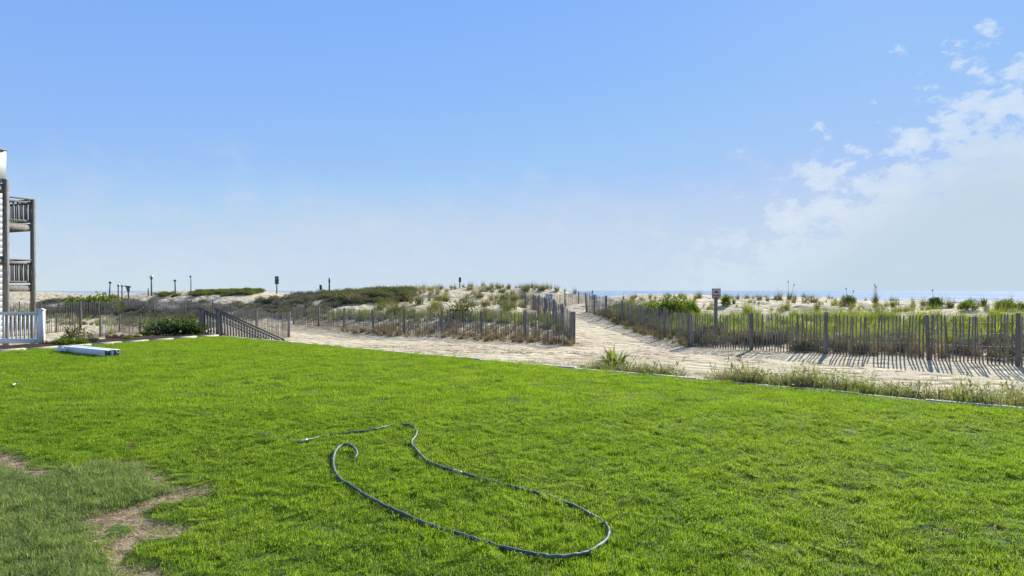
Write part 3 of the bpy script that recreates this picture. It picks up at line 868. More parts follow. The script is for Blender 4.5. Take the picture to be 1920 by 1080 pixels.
# ------------------------------------------------------------------ stair with railings down from the lawn
def stair():
    o0 = np.array([-10.75, 25.0, 0.0]); dr = np.array([.60, .80]); pp = np.array([-.80, .60])
    root = thing('beach_stair', o0, 'weathered wooden stair with sloping balustrades going down behind the lawn corner', 'stair')
    slope = 1.20 / 2.75
    for s_, k in ((0.0, 0), (1.15, 1)):
        ox, oy = pp * s_
        P0 = np.array([ox, oy, .88]); P1 = np.array([ox + dr[0] * 2.75, oy + dr[1] * 2.75, .88 - 1.22])
        b = MB(); b.bar(P0 + np.array([-dr[0] * .15, -dr[1] * .15, .07]), P1, .14, .045); b.build('handrail', M['dark_wood'], root)
        b = MB(); b.bar(P0 + (0, 0, -.10), P1 + (0, 0, -.10), .04, .09); b.build('rail', M['rail_wood'], root)
        b = MB(); b.bar(P0 + (0, 0, -.92), P1 + (0, 0, -.80), .045, .24); b.build('stringer', M['rail_wood'], root)
        for t in (0.0, 1.0):
            c = P0 + (P1 - P0) * t
            b = MB(); b.box((c[0], c[1], c[2] - .62), (.14, .14, 1.22)); b.build('post', M['rail_wood'], root)
        n = 23
        for i in range(n):
            t = (i + .9) / (n + .8); c = P0 + (P1 - P0) * t
            b = MB(); b.box((0, 0, -.44), (.042, .042, .80)); o = b.build('baluster', M['rail_wood'], root, loc=tuple(c + np.array([pp[0] * -.045, pp[1] * -.045, -.04])))
            o.rotation_euler = (0, 0, math.atan2(dr[1], dr[0]))
    for i in range(6):
        c = np.array([dr[0] * (.25 + i * .42) + pp[0] * .575, dr[1] * (.25 + i * .42) + pp[1] * .575, -.04 - i * .17])
        b = MB(); b.box((0, 0, 0), (.30, 1.06, .04)); b.build('tread', M['rail_wood'], root, loc=tuple(c), rot=(0, 0, math.atan2(dr[1], dr[0])))


stair()


# ------------------------------------------------------------------ white vinyl fence
def vinyl_fence():
    A = np.array([-13.85, 20.1, .0]); dr = np.array([-.999, -.04, 0]); root = thing('vinyl_fence', A, 'white vinyl picket fence panel with square end post at the lawn corner', 'fence')
    for i in range(4):
        L = i * 2.4; b = MB(); h = 1.06
        b.box((0, 0, h / 2 - .1), (.127, .127, h + .1)); o = b.build('post', M['white_vinyl'], root, loc=tuple(dr * L))
        b = MB(); b.box((0, 0, .012), (.155, .155, .024)); b.box((0, 0, .049), (.145, .145, .05), taper=.25); b.build('cap', M['white_vinyl'], o, loc=(0, 0, h - .05))
    for i in range(3):
        a = dr * (i * 2.4 + .065); c = dr * ((i + 1) * 2.4 - .065)
        for z, hh in ((.93, .09), (.12, .14)):
            b = MB(); b.bar(a + (0, 0, z), c + (0, 0, z), .045, hh); b.build('rail', M['white_vinyl'], root)
        n = 19
        for j in range(n):
            p = a + (c - a) * ((j + .5) / n)
            o = link('picket', VP, root, tuple(p))


b_ = MB(); b_.box((0, 0, .50), (.042, .022, .86)); VP = b_.mesh('vinyl_picket', M['white_vinyl'])
vinyl_fence()


# ------------------------------------------------------------------ white tubes on the lawn
def tubes():
    a = np.array([-11.72, 17.75]); c = np.array([-9.72, 16.42]); d = c - a; L = np.linalg.norm(d); d /= L; n = np.array([-d[1], d[0]])
    labels = ['white hollow vinyl post lying on the lawn, front one of the bundle', 'white hollow vinyl post lying on the lawn, behind the front one', 'white hollow vinyl post at the back of the bundle on the lawn']
    for i in range(2):
        off = n * (.166 * i); sh = (.0, .07, -.06)[i]; s = .079; w = .007
        root = thing('vinyl_post', (*(a + off + d * sh),   .088 + .003 * i), labels[i], 'vinyl post', 'white vinyl posts lying on the lawn', math.atan2(d[1], d[0]))
        # hollow square tube, axis along local x
        o_, i_ = [(-s, -s), (s, -s), (s, s), (-s, s)], [(-s + w, -s + w), (s - w, -s + w), (s - w, s - w), (-s + w, s - w)]
        V = [[0, *p] for p in o_] + [[L, *p] for p in o_] + [[0, *p] for p in i_] + [[L, *p] for p in i_]
        q = []
        for m in range(4):
            k = (m + 1) % 4
            q += [[m, m + 4, k + 4, k], [8 + m, 8 + k, 12 + k, 12 + m], [m, k, 8 + k, 8 + m], [4 + m, 12 + m, 12 + k, 4 + k]]
        b = MB(); b.add(V, q); o = b.build('tube', M['white_vinyl'], root)
        # routed slots near the end and a pair of raised lines along the side
        for zz in (-.03, .0, .03):
            b = MB(); b.box((L / 2, -s - .0015, zz), (L, .003, .007)); b.build('ridge', M['white_vinyl'], root)
        b = MB(); b.box((L - .025, 0, 0), (.004, 2 * (s - w) - .002, 2 * (s - w) - .002)); b.build('shade_sheet', M['pole_dark'], root)  # dark sheet added inside the open end, standing in for its shade
    # crumpled clear wrap round the far end
    g = np.random.default_rng(5); nx, ny = 26, 16; u = np.linspace(0, 1, nx); v = np.linspace(0, 1, ny); U, Vv = np.meshgrid(u, v)
    th = Vv * 2.7 - .55
    Y = -.085 - .12 * np.cos(th * .9) * (0.6 + .5 * vnoise(U * 5, Vv * 4, 3)); Z = .03 + .10 * np.sin(np.clip(th, 0, 3.1)) + .03 * vnoise(U * 7, Vv * 6, 5)
    X = U * .55 + .04 * vnoise(U * 6, Vv * 6, 8)
    idx = np.arange(nx * ny).reshape(ny, nx); q = np.stack([idx[:-1, :-1], idx[:-1, 1:], idx[1:, 1:], idx[1:, :-1]], -1).reshape(-1, 4)
    me = mesh_np('plastic_wrap', np.stack([X, Y, np.maximum(Z, .012)], -1), [q], M['wrap'], True)
    o = link('plastic_wrap', me, None, (*(a + d * .05), .02), (0, 0, math.atan2(d[1], d[0])))
    tag(o, 'crumpled clear plastic wrap at the far end of the white posts', 'plastic wrap')


tubes()


# ------------------------------------------------------------------ garden hose
def catmull(P, n=14):
    P = np.asarray(P, float); Q = np.vstack([2 * P[0] - P[1], P, 2 * P[-1] - P[-2]]); out = []
    for i in range(1, len(Q) - 2):
        t = np.linspace(0, 1, n, endpoint=False)[:, None]; a, b, c, d = Q[i - 1], Q[i], Q[i + 1], Q[i + 2]
        out.append(.5 * (2 * b + (c - a) * t + (2 * a - 5 * b + 4 * c - d) * t * t + (3 * b - a - 3 * c + d) * t ** 3))
    out.append(P[-1:]); return np.vstack(out)


def hose():
    up, mid, lo = .036, .024, .008
    pts = [(652, 864, lo), (664, 860, .03), (669, 850, .05), (664, 839, .06), (652, 833.5, .06), (638, 836, .055), (628, 848, .05), (624.5, 866, up), (629, 886, up), (641, 900, up), (662, 913, up), (690, 931, up), (720, 947, up), (752, 961, mid + .006), (785, 975, mid + .008), (820, 989, up), (850, 997, mid + .006), (885, 1008, mid), (930, 1022, mid), (975, 1033, .038), (1010, 1040, up), (1050, 1043.5, up), (1090, 1038, up), (1120, 1026, up), (1138, 1010, up), (1142, 994, up), (1134, 981, up), (1118, 970, mid), (1104, 963, mid + .004), (1080, 950, mid + .004), (1050, 938, mid), (1020, 928, .037), (990, 920, mid), (960, 912, .027), (930, 905, .022), (900, 897, .03), (875, 889, mid + .004), (850, 882, up)]
    pts2 = [(850, 882, up), (830, 876, .022), (808, 868, .03), (793, 857, up), (780, 843, up), (772, 832, up), (773, 825, up), (779, 818, up), (781, 808, up), (775, 800, up), (763, 796, .035), (745, 795, .018), (725, 799, .028), (705, 804, .036), (680, 808.5, .03), (655, 811, .018), (625, 814, .014), (596, 820, .022), (570, 826, .045)]
    pts3 = [(570, 826, .045), (556, 829, .024), (530, 824, .010), (500, 816, .022), (470, 806, .010), (430, 792, .006), (390, 780, .016), (350, 770, .008), (315, 762, .012)]
    lab = [('teal grey garden hose curving in a long loop over the lawn', pts), ('far thinner looking run of garden hose bending in an S on the lawn', pts2), ('end length of garden hose half sunk in grass left of the loop', pts3)]
    root = thing('garden_hose', on_plane(850, 882, .0), 'teal grey garden hose lying in a long loop on the lawn', 'garden hose')
    o0 = on_plane(850, 882, 0.0)
    for L, P in lab:
        W = catmull([on_plane(*p) for p in P]); W[:, 2] += .004 * vnoise(np.arange(len(W)) * .31, np.zeros(len(W)), 3)
        b = MB(); b.tube(W - o0, .0118, 10); b.build('hose_length', M['hose'], root, True)
    for (px, py, z), (qx, qy, q), r in (((850, 882, .047), (866, 887, .046), .015), ((562, 828, .045), (576, 824.5, .05), .016)):
        a, c = on_plane(px, py, z), on_plane(qx, qy, q); t = np.linspace(0, 1, 7)[:, None]
        b = MB(); b.tube(a + (c - a) * t - o0, [r * .8, r, r * .85, r, r * .95, r, r * .7], 12); b.build('coupling', M['brass'], root, True)


hose()

# a dry leaf and a scrap of paper on the grass
def flat_bit(name, px, py, sx, sy, mat, label, cat, rz):
    g = np.linspace(-1, 1, 7); U, V = np.meshgrid(g, g); X = U * sx * (1 - .5 * V * V); Y = V * sy; Z = .05 + .018 * np.abs(U) + .012 * V * V
    idx = np.arange(49).reshape(7, 7); q = np.stack([idx[:-1, :-1], idx[:-1, 1:], idx[1:, 1:], idx[1:, :-1]], -1).reshape(-1, 4)
    p = on_plane(px, py); o = link(name, mesh_np(name, np.stack([X, Y, Z], -1), [q], mat, True), None, (p[0], p[1], 0), (0, 0, rz)); tag(o, label, cat)


M['tan'] = solid('dry_leaf_tan', (0.45, 0.26, 0.10), (0.6, 0.40, 0.18), 20, 0.7, 0.2)
flat_bit('dry_leaf', 245, 848, .028, .06, M['tan'], 'dry orange tan leaf on the lawn above the soil patch', 'leaf', 1.2)
flat_bit('paper_scrap', 29, 728, .05, .06, M['pole_white'], 'small white scrap on the grass before the white fence', 'paper scrap', .3)


# ------------------------------------------------------------------ timber decks at the far left
def slatted(b, a, c, z0, z1, n, w=.04, t=.04):
    for i in range(n):
        p = a + (c - a) * ((i + .5) / n); b.append((p, z0, z1, w, t))


def deck(name, label, corner, a, bdir, la, lb, floors, top, rail_levels, panel_top, mid_posts, wall):
    a = np.array([*a, 0.]); bd = np.array([*bdir, 0.]); root = thing(name, (*corner, 0.0), label, 'deck')
    gz = ground1(*corner) - .3; pw = .15
    posts = [np.zeros(3), bd * lb, a * la, a * la + bd * lb]
    for p in posts:
        b = MB(); b.box((p[0], p[1], (gz + top) / 2), (pw, pw, top - gz), np.stack([a, bd, [0, 0, 1]], 1)); b.build('post', M['rail_wood'], root)
    for z in floors:
        M3 = np.stack([a, bd, [0, 0, 1]], 1); ctr = a * la / 2 + bd * lb / 2
        nb = 14
        for i in range(nb):      # deck boards
            c = bd * (lb * (i + .5) / nb) + a * la / 2
            b = MB(); b.box((c[0], c[1], z - .02), (la + .12, lb / nb - .008, .036), M3); b.build('deck_board', M['rail_wood'], root)
        for p, q in ((posts[0], posts[2]), (posts[0], posts[1]), (posts[1], posts[3]), (posts[2], posts[3])):
            b = MB(); b.bar(p + (0, 0, z - .17), q + (0, 0, z - .17), .05, .26); b.build('beam', M['rail_wood'], root)
        for i in range(4):
            c = a * (la * (i + 1) / 5)
            b = MB(); b.bar(c + bd * .03 + (0, 0, z - .16), c + bd * (lb - .03) + (0, 0, z - .16), .04, .2); b.build('joist', M['dark_wood'], root)
        if z in rail_levels:
            for p, q in ((posts[0], posts[2]), (posts[0], posts[1]), (posts[1], posts[3])):
                for zz, hh, ww in ((1.08, .045, .14), (.93, .09, .04), (.12, .09, .04)):
                    b = MB(); b.bar(p + (0, 0, z + zz), q + (0, 0, z + zz), ww, hh); b.build('rail', M['dark_wood'], root)
                L = np.linalg.norm(q - p); n = int(L / .17)
                for i in range(n):
                    c = p + (q - p) * ((i + .5) / n); b = MB(); b.box((c[0], c[1], z + .52), (.06, .04, .80), np.stack([(q - p) / L, np.cross([0, 0, 1], (q - p) / L), [0, 0, 1]], 1)); b.build('baluster', M['dark_wood'], root)
    if panel_top is not None:
        z = panel_top
        for p, q in ((posts[0], posts[2]), (posts[0], posts[1])):
            b = MB(); b.bar(p + (0, 0, z + .62), q + (0, 0, z + .62), .02, 1.1); b.build('privacy_panel', M['panel'], root)
            b = MB(); b.bar(p + (0, 0, z + 1.22), q + (0, 0, z + 1.22), .12, .05); b.build('rail', M['rail_wood'], root)
    return root


DA, DB = (-.436, -.90), (-.90, .436)
deck('timber_deck', 'brown grey two level timber deck with slatted railings, farther of the two at left', (-21.05, 30.0), DA, DB, 3.0, 3.3, (1.86, 4.52), 5.6, (1.86, 4.52), None, 0, False)
deck('timber_deck', 'nearer grey timber deck whose top level has white panels above a thick post', (-18.24, 24.6), DA, DB, 2.4, 2.6, (2.84, 5.44), 5.6, (), 5.44, 0, False)


def house_wall():
    c0 = np.array([-19.06, 25.55]); a = np.array(DA)
    root = thing('house', (*c0, 0), 'white sided house wall just behind the nearer timber deck', 'house')
    nb = 26
    for i in range(nb):
        z = -.4 + i * .225; p, q = np.zeros(3), np.array([*(a * 7), 0.])
        b = MB(); b.bar(p + (0, 0, z + .11), q + (0, 0, z + .11), .05, .222); b.build('plank', M['siding'], root)


house_wall()


# ------------------------------------------------------------------ posts and signs on the left dune
def pole(px, ytop, ybase, d, w, kind, label, lean=0.0, name='marker_post', cat='post', col='pole_grey'):
    base = at(px, ybase, d); g = ground1(base[0], base[1]); root = thing(name, (base[0], base[1], g - .25), label, cat, 'posts standing on the left dune')
    top = H - (ytop - HY) / F * d; h = top - (g - .25); r = w / 2 * d / F
    root.rotation_euler = (0, lean, 0)
    b = MB(); b.tube([(0, 0, 0), (0, 0, h * .5), (0, 0, h - .02)], [r * 1.05, r, r * .95], 8); b.build('pole', M[col], root)
    u = d / F
    if kind == 'cap':
        b = MB(); b.tube([(0, 0, h - 4 * u), (0, 0, h - 2.5 * u)], [r * 1.1, r * 2.0], 8); b.build('collar', M['pole_dark'], root)
        b = MB(); b.tube([(0, 0, h - 2.4 * u), (0, 0, h)], [r * 1.9, r * 1.6], 8); b.build('cap', M['pole_white'], root)
    elif kind == 'big_cap':
        b = MB(); b.tube([(0, 0, h - 7.5 * u), (0, 0, h - 4 * u)], [r * 1.1, r * 2.2], 8); b.build('bracket', M['pole_dark'], root)
        b = MB(); b.tube([(0, 0, h - 3.8 * u), (0, 0, h - 2 * u), (0, 0, h)], [r * 2.4, r * 2.5, r * 1.8], 10); b.build('lamp_globe', M['pole_white'], root, True)
    elif kind == 'head':
        b = MB(); b.box((-.3 * r, 0, h - 1.6 * u), (3.6 * u, 3.4 * u, 3.4 * u)); b.build('head', M['pole_dark'], root)
    elif kind == 'ball':
        b = MB(); b.tube([(-.8 * u, 0, h - 3 * u), (-1 * u, 0, h - 1.5 * u), (-.8 * u, 0, h)], [1.2 * u, 2.2 * u, 1.2 * u], 9); b.build('head', M['pole_dark'], root, True)
    elif kind == 'sign':
        b = MB(); b.box((.5 * u, -r * 1.3, h - 7.5 * u), (7.5 * u, .03, 15 * u), taper=1.0); b.build('sign_board', M['pole_grey'], root)
        b = MB(); b.box((1.2 * u, -r * 1.3 - .03, h - 10 * u), (4.6 * u, .02, 9 * u)); b.build('panel', M['pole_dark'], root)
    elif kind == 'box':
        b = MB(); b.box((.5 * u, 0, h - 4.5 * u), (4.2 * u, 3.5 * u, 9 * u)); b.build('box', M['pole_dark'], root)
    elif kind == 'sleeve':
        b = MB(); b.tube([(0, 0, h - 9 * u), (0, 0, h)], [1.7 * u, 1.5 * u], 8); b.build('sleeve', M['pole_dark'], root)
    elif kind == 'basket':
        b = MB(); b.tube([(0, 0, h - 11 * u), (-.4 * u, 0, h - 6 * u), (-.8 * u, 0, h - 1 * u)], [2.0 * u, 3.0 * u, 4.2 * u], 9); b.build('bin_body', M['pole_grey'], root, True)
        b = MB(); b.box((-1.5 * u, 0, h - .4 * u), (11.5 * u, 6 * u, 1.6 * u), np.array(Euler((0, .12, 0)).to_matrix())); b.build('lid', M['pole_dark'], root)
    return root


pole(204, 528, 553, 66, 2.6, 'head', 'leaning post with dark square head above the bright green hedge', .07)
pole(222, 533, 560, 62, 2.8, 'cap', 'short white capped post, left one of a close pair')
pole(229, 533.5, 560, 62, 2.8, 'cap', 'short white capped post, right one of a close pair')
pole(241, 536.5, 556, 64, 3.0, 'basket', 'dark wide topped bin on a post beside the white capped pair', name='bin_post', cat='bin')
pole(278, 540, 549, 68, 2.2, 'plain', 'tiny bare post stub left of the tall white topped post', col='pole_dark')
pole(284, 516.5, 550, 68, 2.8, 'big_cap', 'tall post with white globe top on the left dune', name='lamp_post', cat='lamp post')
pole(328.5, 524.5, 556, 66, 2.8, 'head', 'plain grey post with small dark top between two taller ones')
pole(358, 517, 549, 68, 1.8, 'ball', 'thin tall pole with round dark head on the left dune')
pole(519, 518, 550, 66, 2.2, 'sign', 'dark signboard on a post alone on the dune crest', name='dune_sign', cat='sign', col='pole_dark')
pole(601, 534, 556, 62, 2.2, 'box', 'short post with a small dark box, left of a taller dark pole', col='pole_dark')
pole(617.5, 521, 558, 62, 2.8, 'sleeve', 'tall dark pole with thicker sleeve top on the scrubby dune', col='pole_dark')
pole(862, 520, 543, 61, 2.0, 'box', 'post with dark upright plate at the highest dune crest', name='dune_marker', cat='sign', col='pole_dark')


def warning_sign():
    d = 28.5; x = (1343 - CX) / F * d; g = ground1(x, d); root = thing('warning_sign', (x, d, g), 'square pinkish dune sign with brown markings on a wooden post behind the right fence', 'sign')
    u = d / F; top = H - (541 - HY) / F * d - g; w = 16 * u; hh = 18 * u
    b = MB(); b.box((0, .07, (top - .10) / 2 - .2), (.125, .10, top - .1 + .4)); b.build('post', M['post_wood'], root)
    o = MB(); o.box((0, 0, top - hh / 2), (w, .025, hh)); bd = o.build('board', M['sign_edge'], root)
    b = MB(); b.box((0, -.0165, top - hh * .45), (w * .84, .008, hh * .74)); b.build('face', M['sign_face'], bd)
    b = MB(); b.box((0, -.0175, top - hh * .90), (w * .9, .010, hh * .17)); b.build('footer', M['sign_pale'], bd)
    # the darker print: an arched emblem and three lines too small to read
    b = MB(); P = [(math.cos(t) * w * .20, -.024, top - hh * .36 + math.sin(t) * hh * .11) for t in np.linspace(0, math.pi, 9)]
    b.tube(P, .016, 5); b.box((0, -.0235, top - hh * .42), (w * .5, .005, hh * .08)); b.box((0, -.0235, top - hh * .33), (w * .16, .005, hh * .12)); b.build('emblem', M['sign_dark'], bd)
    for zz, ww in ((.66, .62), (.75, .7)):
        b = MB(); b.box((0, -.0235, top - hh * zz), (w * ww, .005, hh * .05)); b.build('print_line', M['sign_dark'], bd)
    b = MB(); b.box((0, -.0255, top - hh * .90), (w * .55, .005, hh * .05)); b.build('print_line', M['sign_dark'], bd)


warning_sign()


def blue_sign():
    d = 49.3; p = at(1031, 557, d); u = d / F; root = thing('path_sign', p, 'small blue and white sign fixed on the half buried fence', 'sign')
    b = MB(); b.box((0, 0, 0), (11 * u, .03, 13 * u)); bd = b.build('board', M['sign_white'], root)
    b = MB(); b.box((.4 * u, -.02, .8 * u), (8 * u, .01, 7.5 * u)); b.build('face', M['sign_blue'], bd)
    b = MB(); b.box((-.6 * u, -.028, 1.4 * u), (3.2 * u, .006, 2.6 * u), np.array(Euler((0, .7, 0)).to_matrix())); b.build('emblem', M['sign_white'], bd)
    b = MB(); b.box((.2 * u, -.02, -5 * u), (9 * u, .01, 2.2 * u)); b.build('footer', M['sign_green'], bd)
    b = MB(); b.box((0, .06, -6 * u), (.08, .08, 22 * u)); b.build('post', M['post_wood'], root)


blue_sign()

# ------------------------------------------------------------------ plants
tuft = {}
for kname, mat in (('marram', 'marram'), ('spring', 'spring'), ('dry', 'dry')):
    tuft[kname] = [blade_mesh(kname + '_tuft', M[mat], [blades(70, .16, .35, .75, .012, .9, .8, 4, seed=400 + i, fan=True), blades(8, .1, .7, 1.0, .008, .3, .6, 4, seed=420 + i, fan=True)]) for i in range(5)]
tuft['low'] = [blade_mesh('low_tuft', M['spring'], [blades(90, .30, .12, .34, .016, .9, .7, 3, seed=440 + i)]) for i in range(4)]
tuft['weed'] = [blade_mesh('weed', M['weed'], [blades(60, .16, .08, .30, .008, .7, .8, 3, seed=450 + i), leaves(60, .14, .14, .30, .05, 460 + i, .2, asp=.3)]) for i in range(5)]
shrubs = {k: [blade_mesh(k + '_foliage', M[k], [leaves(1500 if k in ('deep', 'bright') else 760, .62, .62, .62, .085, 500 + i * 7 + len(k), .35, asp=.5)]) for i in range(3)] for k in ('scrub', 'olive', 'bright', 'deep', 'rust')}
twig_m = [twigs(11, .55, .55, .55, .012, 540 + i).mesh('stems', M['twig']) for i in range(2)]
twiggy = [twigs(60, .6, .6, .62, .006, 550 + i).mesh('twiggy', M['twig']) for i in range(2)]
spiky = {k: [blade_mesh(k + '_spiky', M[k], [blades(46, .10, .35, .62, .045, 1.0, .6, 4, seed=600 + i, fan=True)]) for i in range(3)] for k in ('deep', 'bright', 'lime', 'olive')}


def project(x, y, z): return CX + F * x / y, HY - F * (z - H) / y


def field(name, label, variants, polys, density, smin, smax, seed, box, ztol=None, clump=0.0, minout=0.4, flat=1.0):
    """scatter in world space, kept where the ground point falls inside one of the photo's outlines"""
    g = np.random.default_rng(seed); x0, x1, y0, y1 = box; n = int((x1 - x0) * (y1 - y0) * density)
    x = g.uniform(x0, x1, n); y = g.uniform(y0, y1, n); z = ground(x, y); px, py = project(x, y, z)
    k = np.zeros(n, bool)
    for P in polys: k |= inpoly(px, py, P)
    k &= lawn_out(x, y)[0] > minout
    if clump: k &= fbm(x / 1.3, y / 1.3, seed, 3) > clump + g.normal(0, .12, n)
    x, y, z = x[k], y[k], z[k]; n = len(x); s = g.uniform(smin, smax, n)
    return scatter(name, variants, np.stack([x, y, z - .02], 1), np.stack([g.normal(0, .12, n), g.normal(0, .12, n), g.uniform(0, 6.28, n)], 1), np.stack([s, s, s * flat], 1), g.integers(0, len(variants), n), label)


# the big grey-olive scrub on the left dune, greener towards the crest
field('dune_scrub', 'grey olive scrub covering the hollow of the left dune', shrubs['scrub'] + twiggy, [[(425, 575), (470, 566), (520, 558), (570, 553), (630, 556), (700, 560), (660, 572), (625, 580), (600, 592), (545, 600), (450, 600)], [(210, 562), (380, 566), (430, 580), (420, 600), (215, 600)], [(70, 558), (215, 558), (215, 590), (70, 590)]], 4.2, .45, 1.0, 71, (-50, -5, 44, 68), clump=-.16, flat=.8)
field('dune_scrub', 'dark green scrub below the middle of the left dune crest', shrubs['olive'] + shrubs['scrub'][:1], [[(600, 553), (640, 549), (700, 545), (750, 545), (778, 549), (765, 562), (740, 572), (700, 570), (640, 570), (610, 562)]], 3.4, .5, 1.25, 72, (-22, -6, 46, 66), flat=.8)
field('dune_scrub', 'low green scrub along the far left dune crest', shrubs['olive'] + shrubs['bright'][:1], [[(355, 548), (490, 544), (485, 552), (420, 556), (360, 556)], [(290, 552), (330, 550), (340, 556), (290, 558)]], 3.5, .5, .9, 73, (-40, -20, 56, 72), flat=.7)
field('dune_grass', 'beach grass strip behind the left picket fence', tuft['marram'] + tuft['spring'], [[(560, 588), (640, 588), (760, 590), (900, 592), (985, 596), (1060, 605), (1060, 630), (985, 612), (900, 606), (760, 604), (640, 602), (560, 600)]], 5.0, .5, 1.0, 74, (-20, 4, 28, 50))
field('dune_grass', 'dry brown grass along the foot of the left picket fence', tuft['dry'], [[(640, 618), (700, 620), (760, 622), (830, 624), (905, 630), (985, 632), (1060, 640), (1075, 648), (985, 644), (900, 640), (828, 634), (758, 633), (690, 630), (640, 624)], [(700, 606), (830, 606), (985, 616), (1050, 630), (985, 640), (830, 626), (700, 622)]], 7.5, .25, .66, 75, (-14, 4, 25, 42), clump=.0)
field('dune_grass', 'scattered beach grass on the sandy dune face', tuft['marram'] + tuft['dry'][:2], [[(640, 560), (780, 548), (1000, 545), (1010, 585), (800, 592), (640, 590)]], 1.5, .6, 1.35, 76, (-18, 4, 38, 64), clump=.05)
field('dune_grass', 'thin beach grass along the left dune crest', tuft['marram'], [[(640, 556), (740, 550), (800, 544), (900, 542), (1090, 548), (1090, 543), (900, 536), (800, 537), (640, 548)]], 1.4, .5, 1.1, 77, (-22, 9, 54, 72), clump=.0)
# the green growth behind the right fences
field('ground_cover', 'bright green growth crowding behind the right picket fence', tuft['spring'] + tuft['low'] + spiky['lime'][:1], [[(1250, 575), (1330, 590), (1480, 596), (1640, 600), (1800, 598), (1990, 594), (2100, 630), (1990, 652), (1743, 655), (1548, 648), (1409, 640), (1310, 632)]], 9.0, .4, 1.2, 78, (5, 26, 14, 36))
field('ground_cover', 'grey green growth along the right side of the sandy path', tuft['marram'] + tuft['spring'] + shrubs['olive'][:1], [[(1125, 560), (1180, 575), (1300, 590), (1300, 640), (1250, 628), (1200, 616), (1130, 590)]], 11.0, .5, 1.0, 79, (4.9, 11, 24, 44))
field('ground_cover', 'brown and green litter plants at the foot of the right path fence', tuft['dry'] + tuft['low'], [[(1115, 588), (1136, 592), (1167, 606), (1201, 618), (1250, 630), (1300, 646), (1290, 650), (1240, 638), (1195, 625), (1150, 606)]], 12.0, .3, .7, 80, (4, 8, 23, 46))
field('ground_cover', 'dark sparse plants at the foot of the right picket fence', shrubs['scrub'] + tuft['dry'] + twiggy, [[(1300, 628), (1409, 626), (1548, 634), (1743, 640), (1960, 640), (1960, 676), (1743, 672), (1548, 662), (1409, 652), (1310, 648)]], 4.5, .45, 1.0, 81, (5, 24, 12, 30), clump=.0)
field('dune_grass', 'sparse beach grass on the pale right dune', tuft['spring'] + tuft['dry'] + tuft['marram'], [[(1180, 562), (1560, 566), (1750, 574), (1990, 580), (2100, 600), (1900, 602), (1600, 596), (1300, 590), (1220, 578)]], 2.5, .3, .7, 82, (6, 34, 22, 46), clump=.06)
field('dune_grass', 'thin grass stalks along the right dune crest', tuft['marram'], [[(1180, 556), (1450, 558), (1650, 562), (1920, 570), (2100, 575), (2100, 582), (1900, 578), (1650, 570), (1450, 565), (1180, 562)]], 2.0, .3, .7, 83, (6, 34, 26, 50), clump=.05)
field('dune_grass', 'tangled greenery at the far left behind the fences', tuft['spring'] + shrubs['olive'][:1] + twiggy, [[(40, 592), (215, 592), (400, 600), (400, 620), (215, 612), (60, 608)]], 2.2, .4, .8, 84, (-40, -14, 36, 58), clump=.0)


def edge_weeds():
    g = np.random.default_rng(91); n = 7600
    t = g.uniform(8.5, 33, n); o = np.abs(g.normal(0, .85, n)) + .26
    amount = np.clip((t - 9) / 9, .08, 1) * np.exp(-(o - .14) / (.30 + .40 * np.clip((t - 12) / 8, 0, 1)))
    p = LAWN_C[None] + E1[None] * t[:, None] + N1[None] * o[:, None]
    k = g.uniform(0, 1, n) < amount * (0.72 + 1.5 * fbm(p[:, 0] / .8, p[:, 1] / .8, 55)) * 1.0
    p, t, o = p[k], t[k], o[k]; n = len(p); s = g.uniform(.5, 1.5, n) * (1 + .6 * fbm(p[:, 0] / .5, p[:, 1] / .5, 57)) * np.clip(.5 + .6 * (t - 10) / 9, .45, 1.2)
    var = tuft['weed'] + tuft['spring'][:2] + tuft['dry'][:1]
    ix = np.where(g.uniform(0, 1, n) < .82, g.integers(0, 5, n), g.integers(5, 8, n)); s = np.where(ix >= 5, s * .5, s)
    scatter('weeds', var, np.stack([p[:, 0], p[:, 1], ground(p[:, 0], p[:, 1]) - .01], 1), np.stack([g.normal(0, .15, n), g.normal(0, .15, n), g.uniform(0, 6.28, n)], 1), np.stack([s, s, s * 1.1], 1), ix, 'straggling grey green weeds along the outside of the lawn edging')


edge_weeds()


def sand_litter():
    g = np.random.default_rng(95); n = 2600; x = g.uniform(-14, 16, n); y = g.uniform(10, 36, n); o, a, b = lawn_out(x, y)
    k = (o > .6) & (y < 27 + .0 * x) & (fbm(x / 1.5, y / 1.5, 61) > -.02); x, y = x[k], y[k]; n = len(x)
    tw = []
    for i in range(3):
        b = MB()
        for j in range(5):
            c = g.uniform(-.3, .3, 2); q = g.uniform(0, 6.28); L = g.uniform(.05, .22)
            b.tube([(c[0], c[1], .008), (c[0] + math.cos(q) * L * .5, c[1] + math.sin(q) * L * .5, .014), (c[0] + math.cos(q + .3) * L, c[1] + math.sin(q + .3) * L, .008)], .005, 4)
        tw.append(b.mesh('twig_litter', M['twig']))
    scatter('twig_litter', tw, np.stack([x, y, ground(x, y) + .012], 1), np.stack([np.zeros(n), np.zeros(n), g.uniform(0, 6.28, n)], 1), np.ones((n, 3)) * g.uniform(.5, 1.1, n)[:, None], g.integers(0, 3, n), 'small dark twigs and wrack strewn on the sand')


sand_litter()


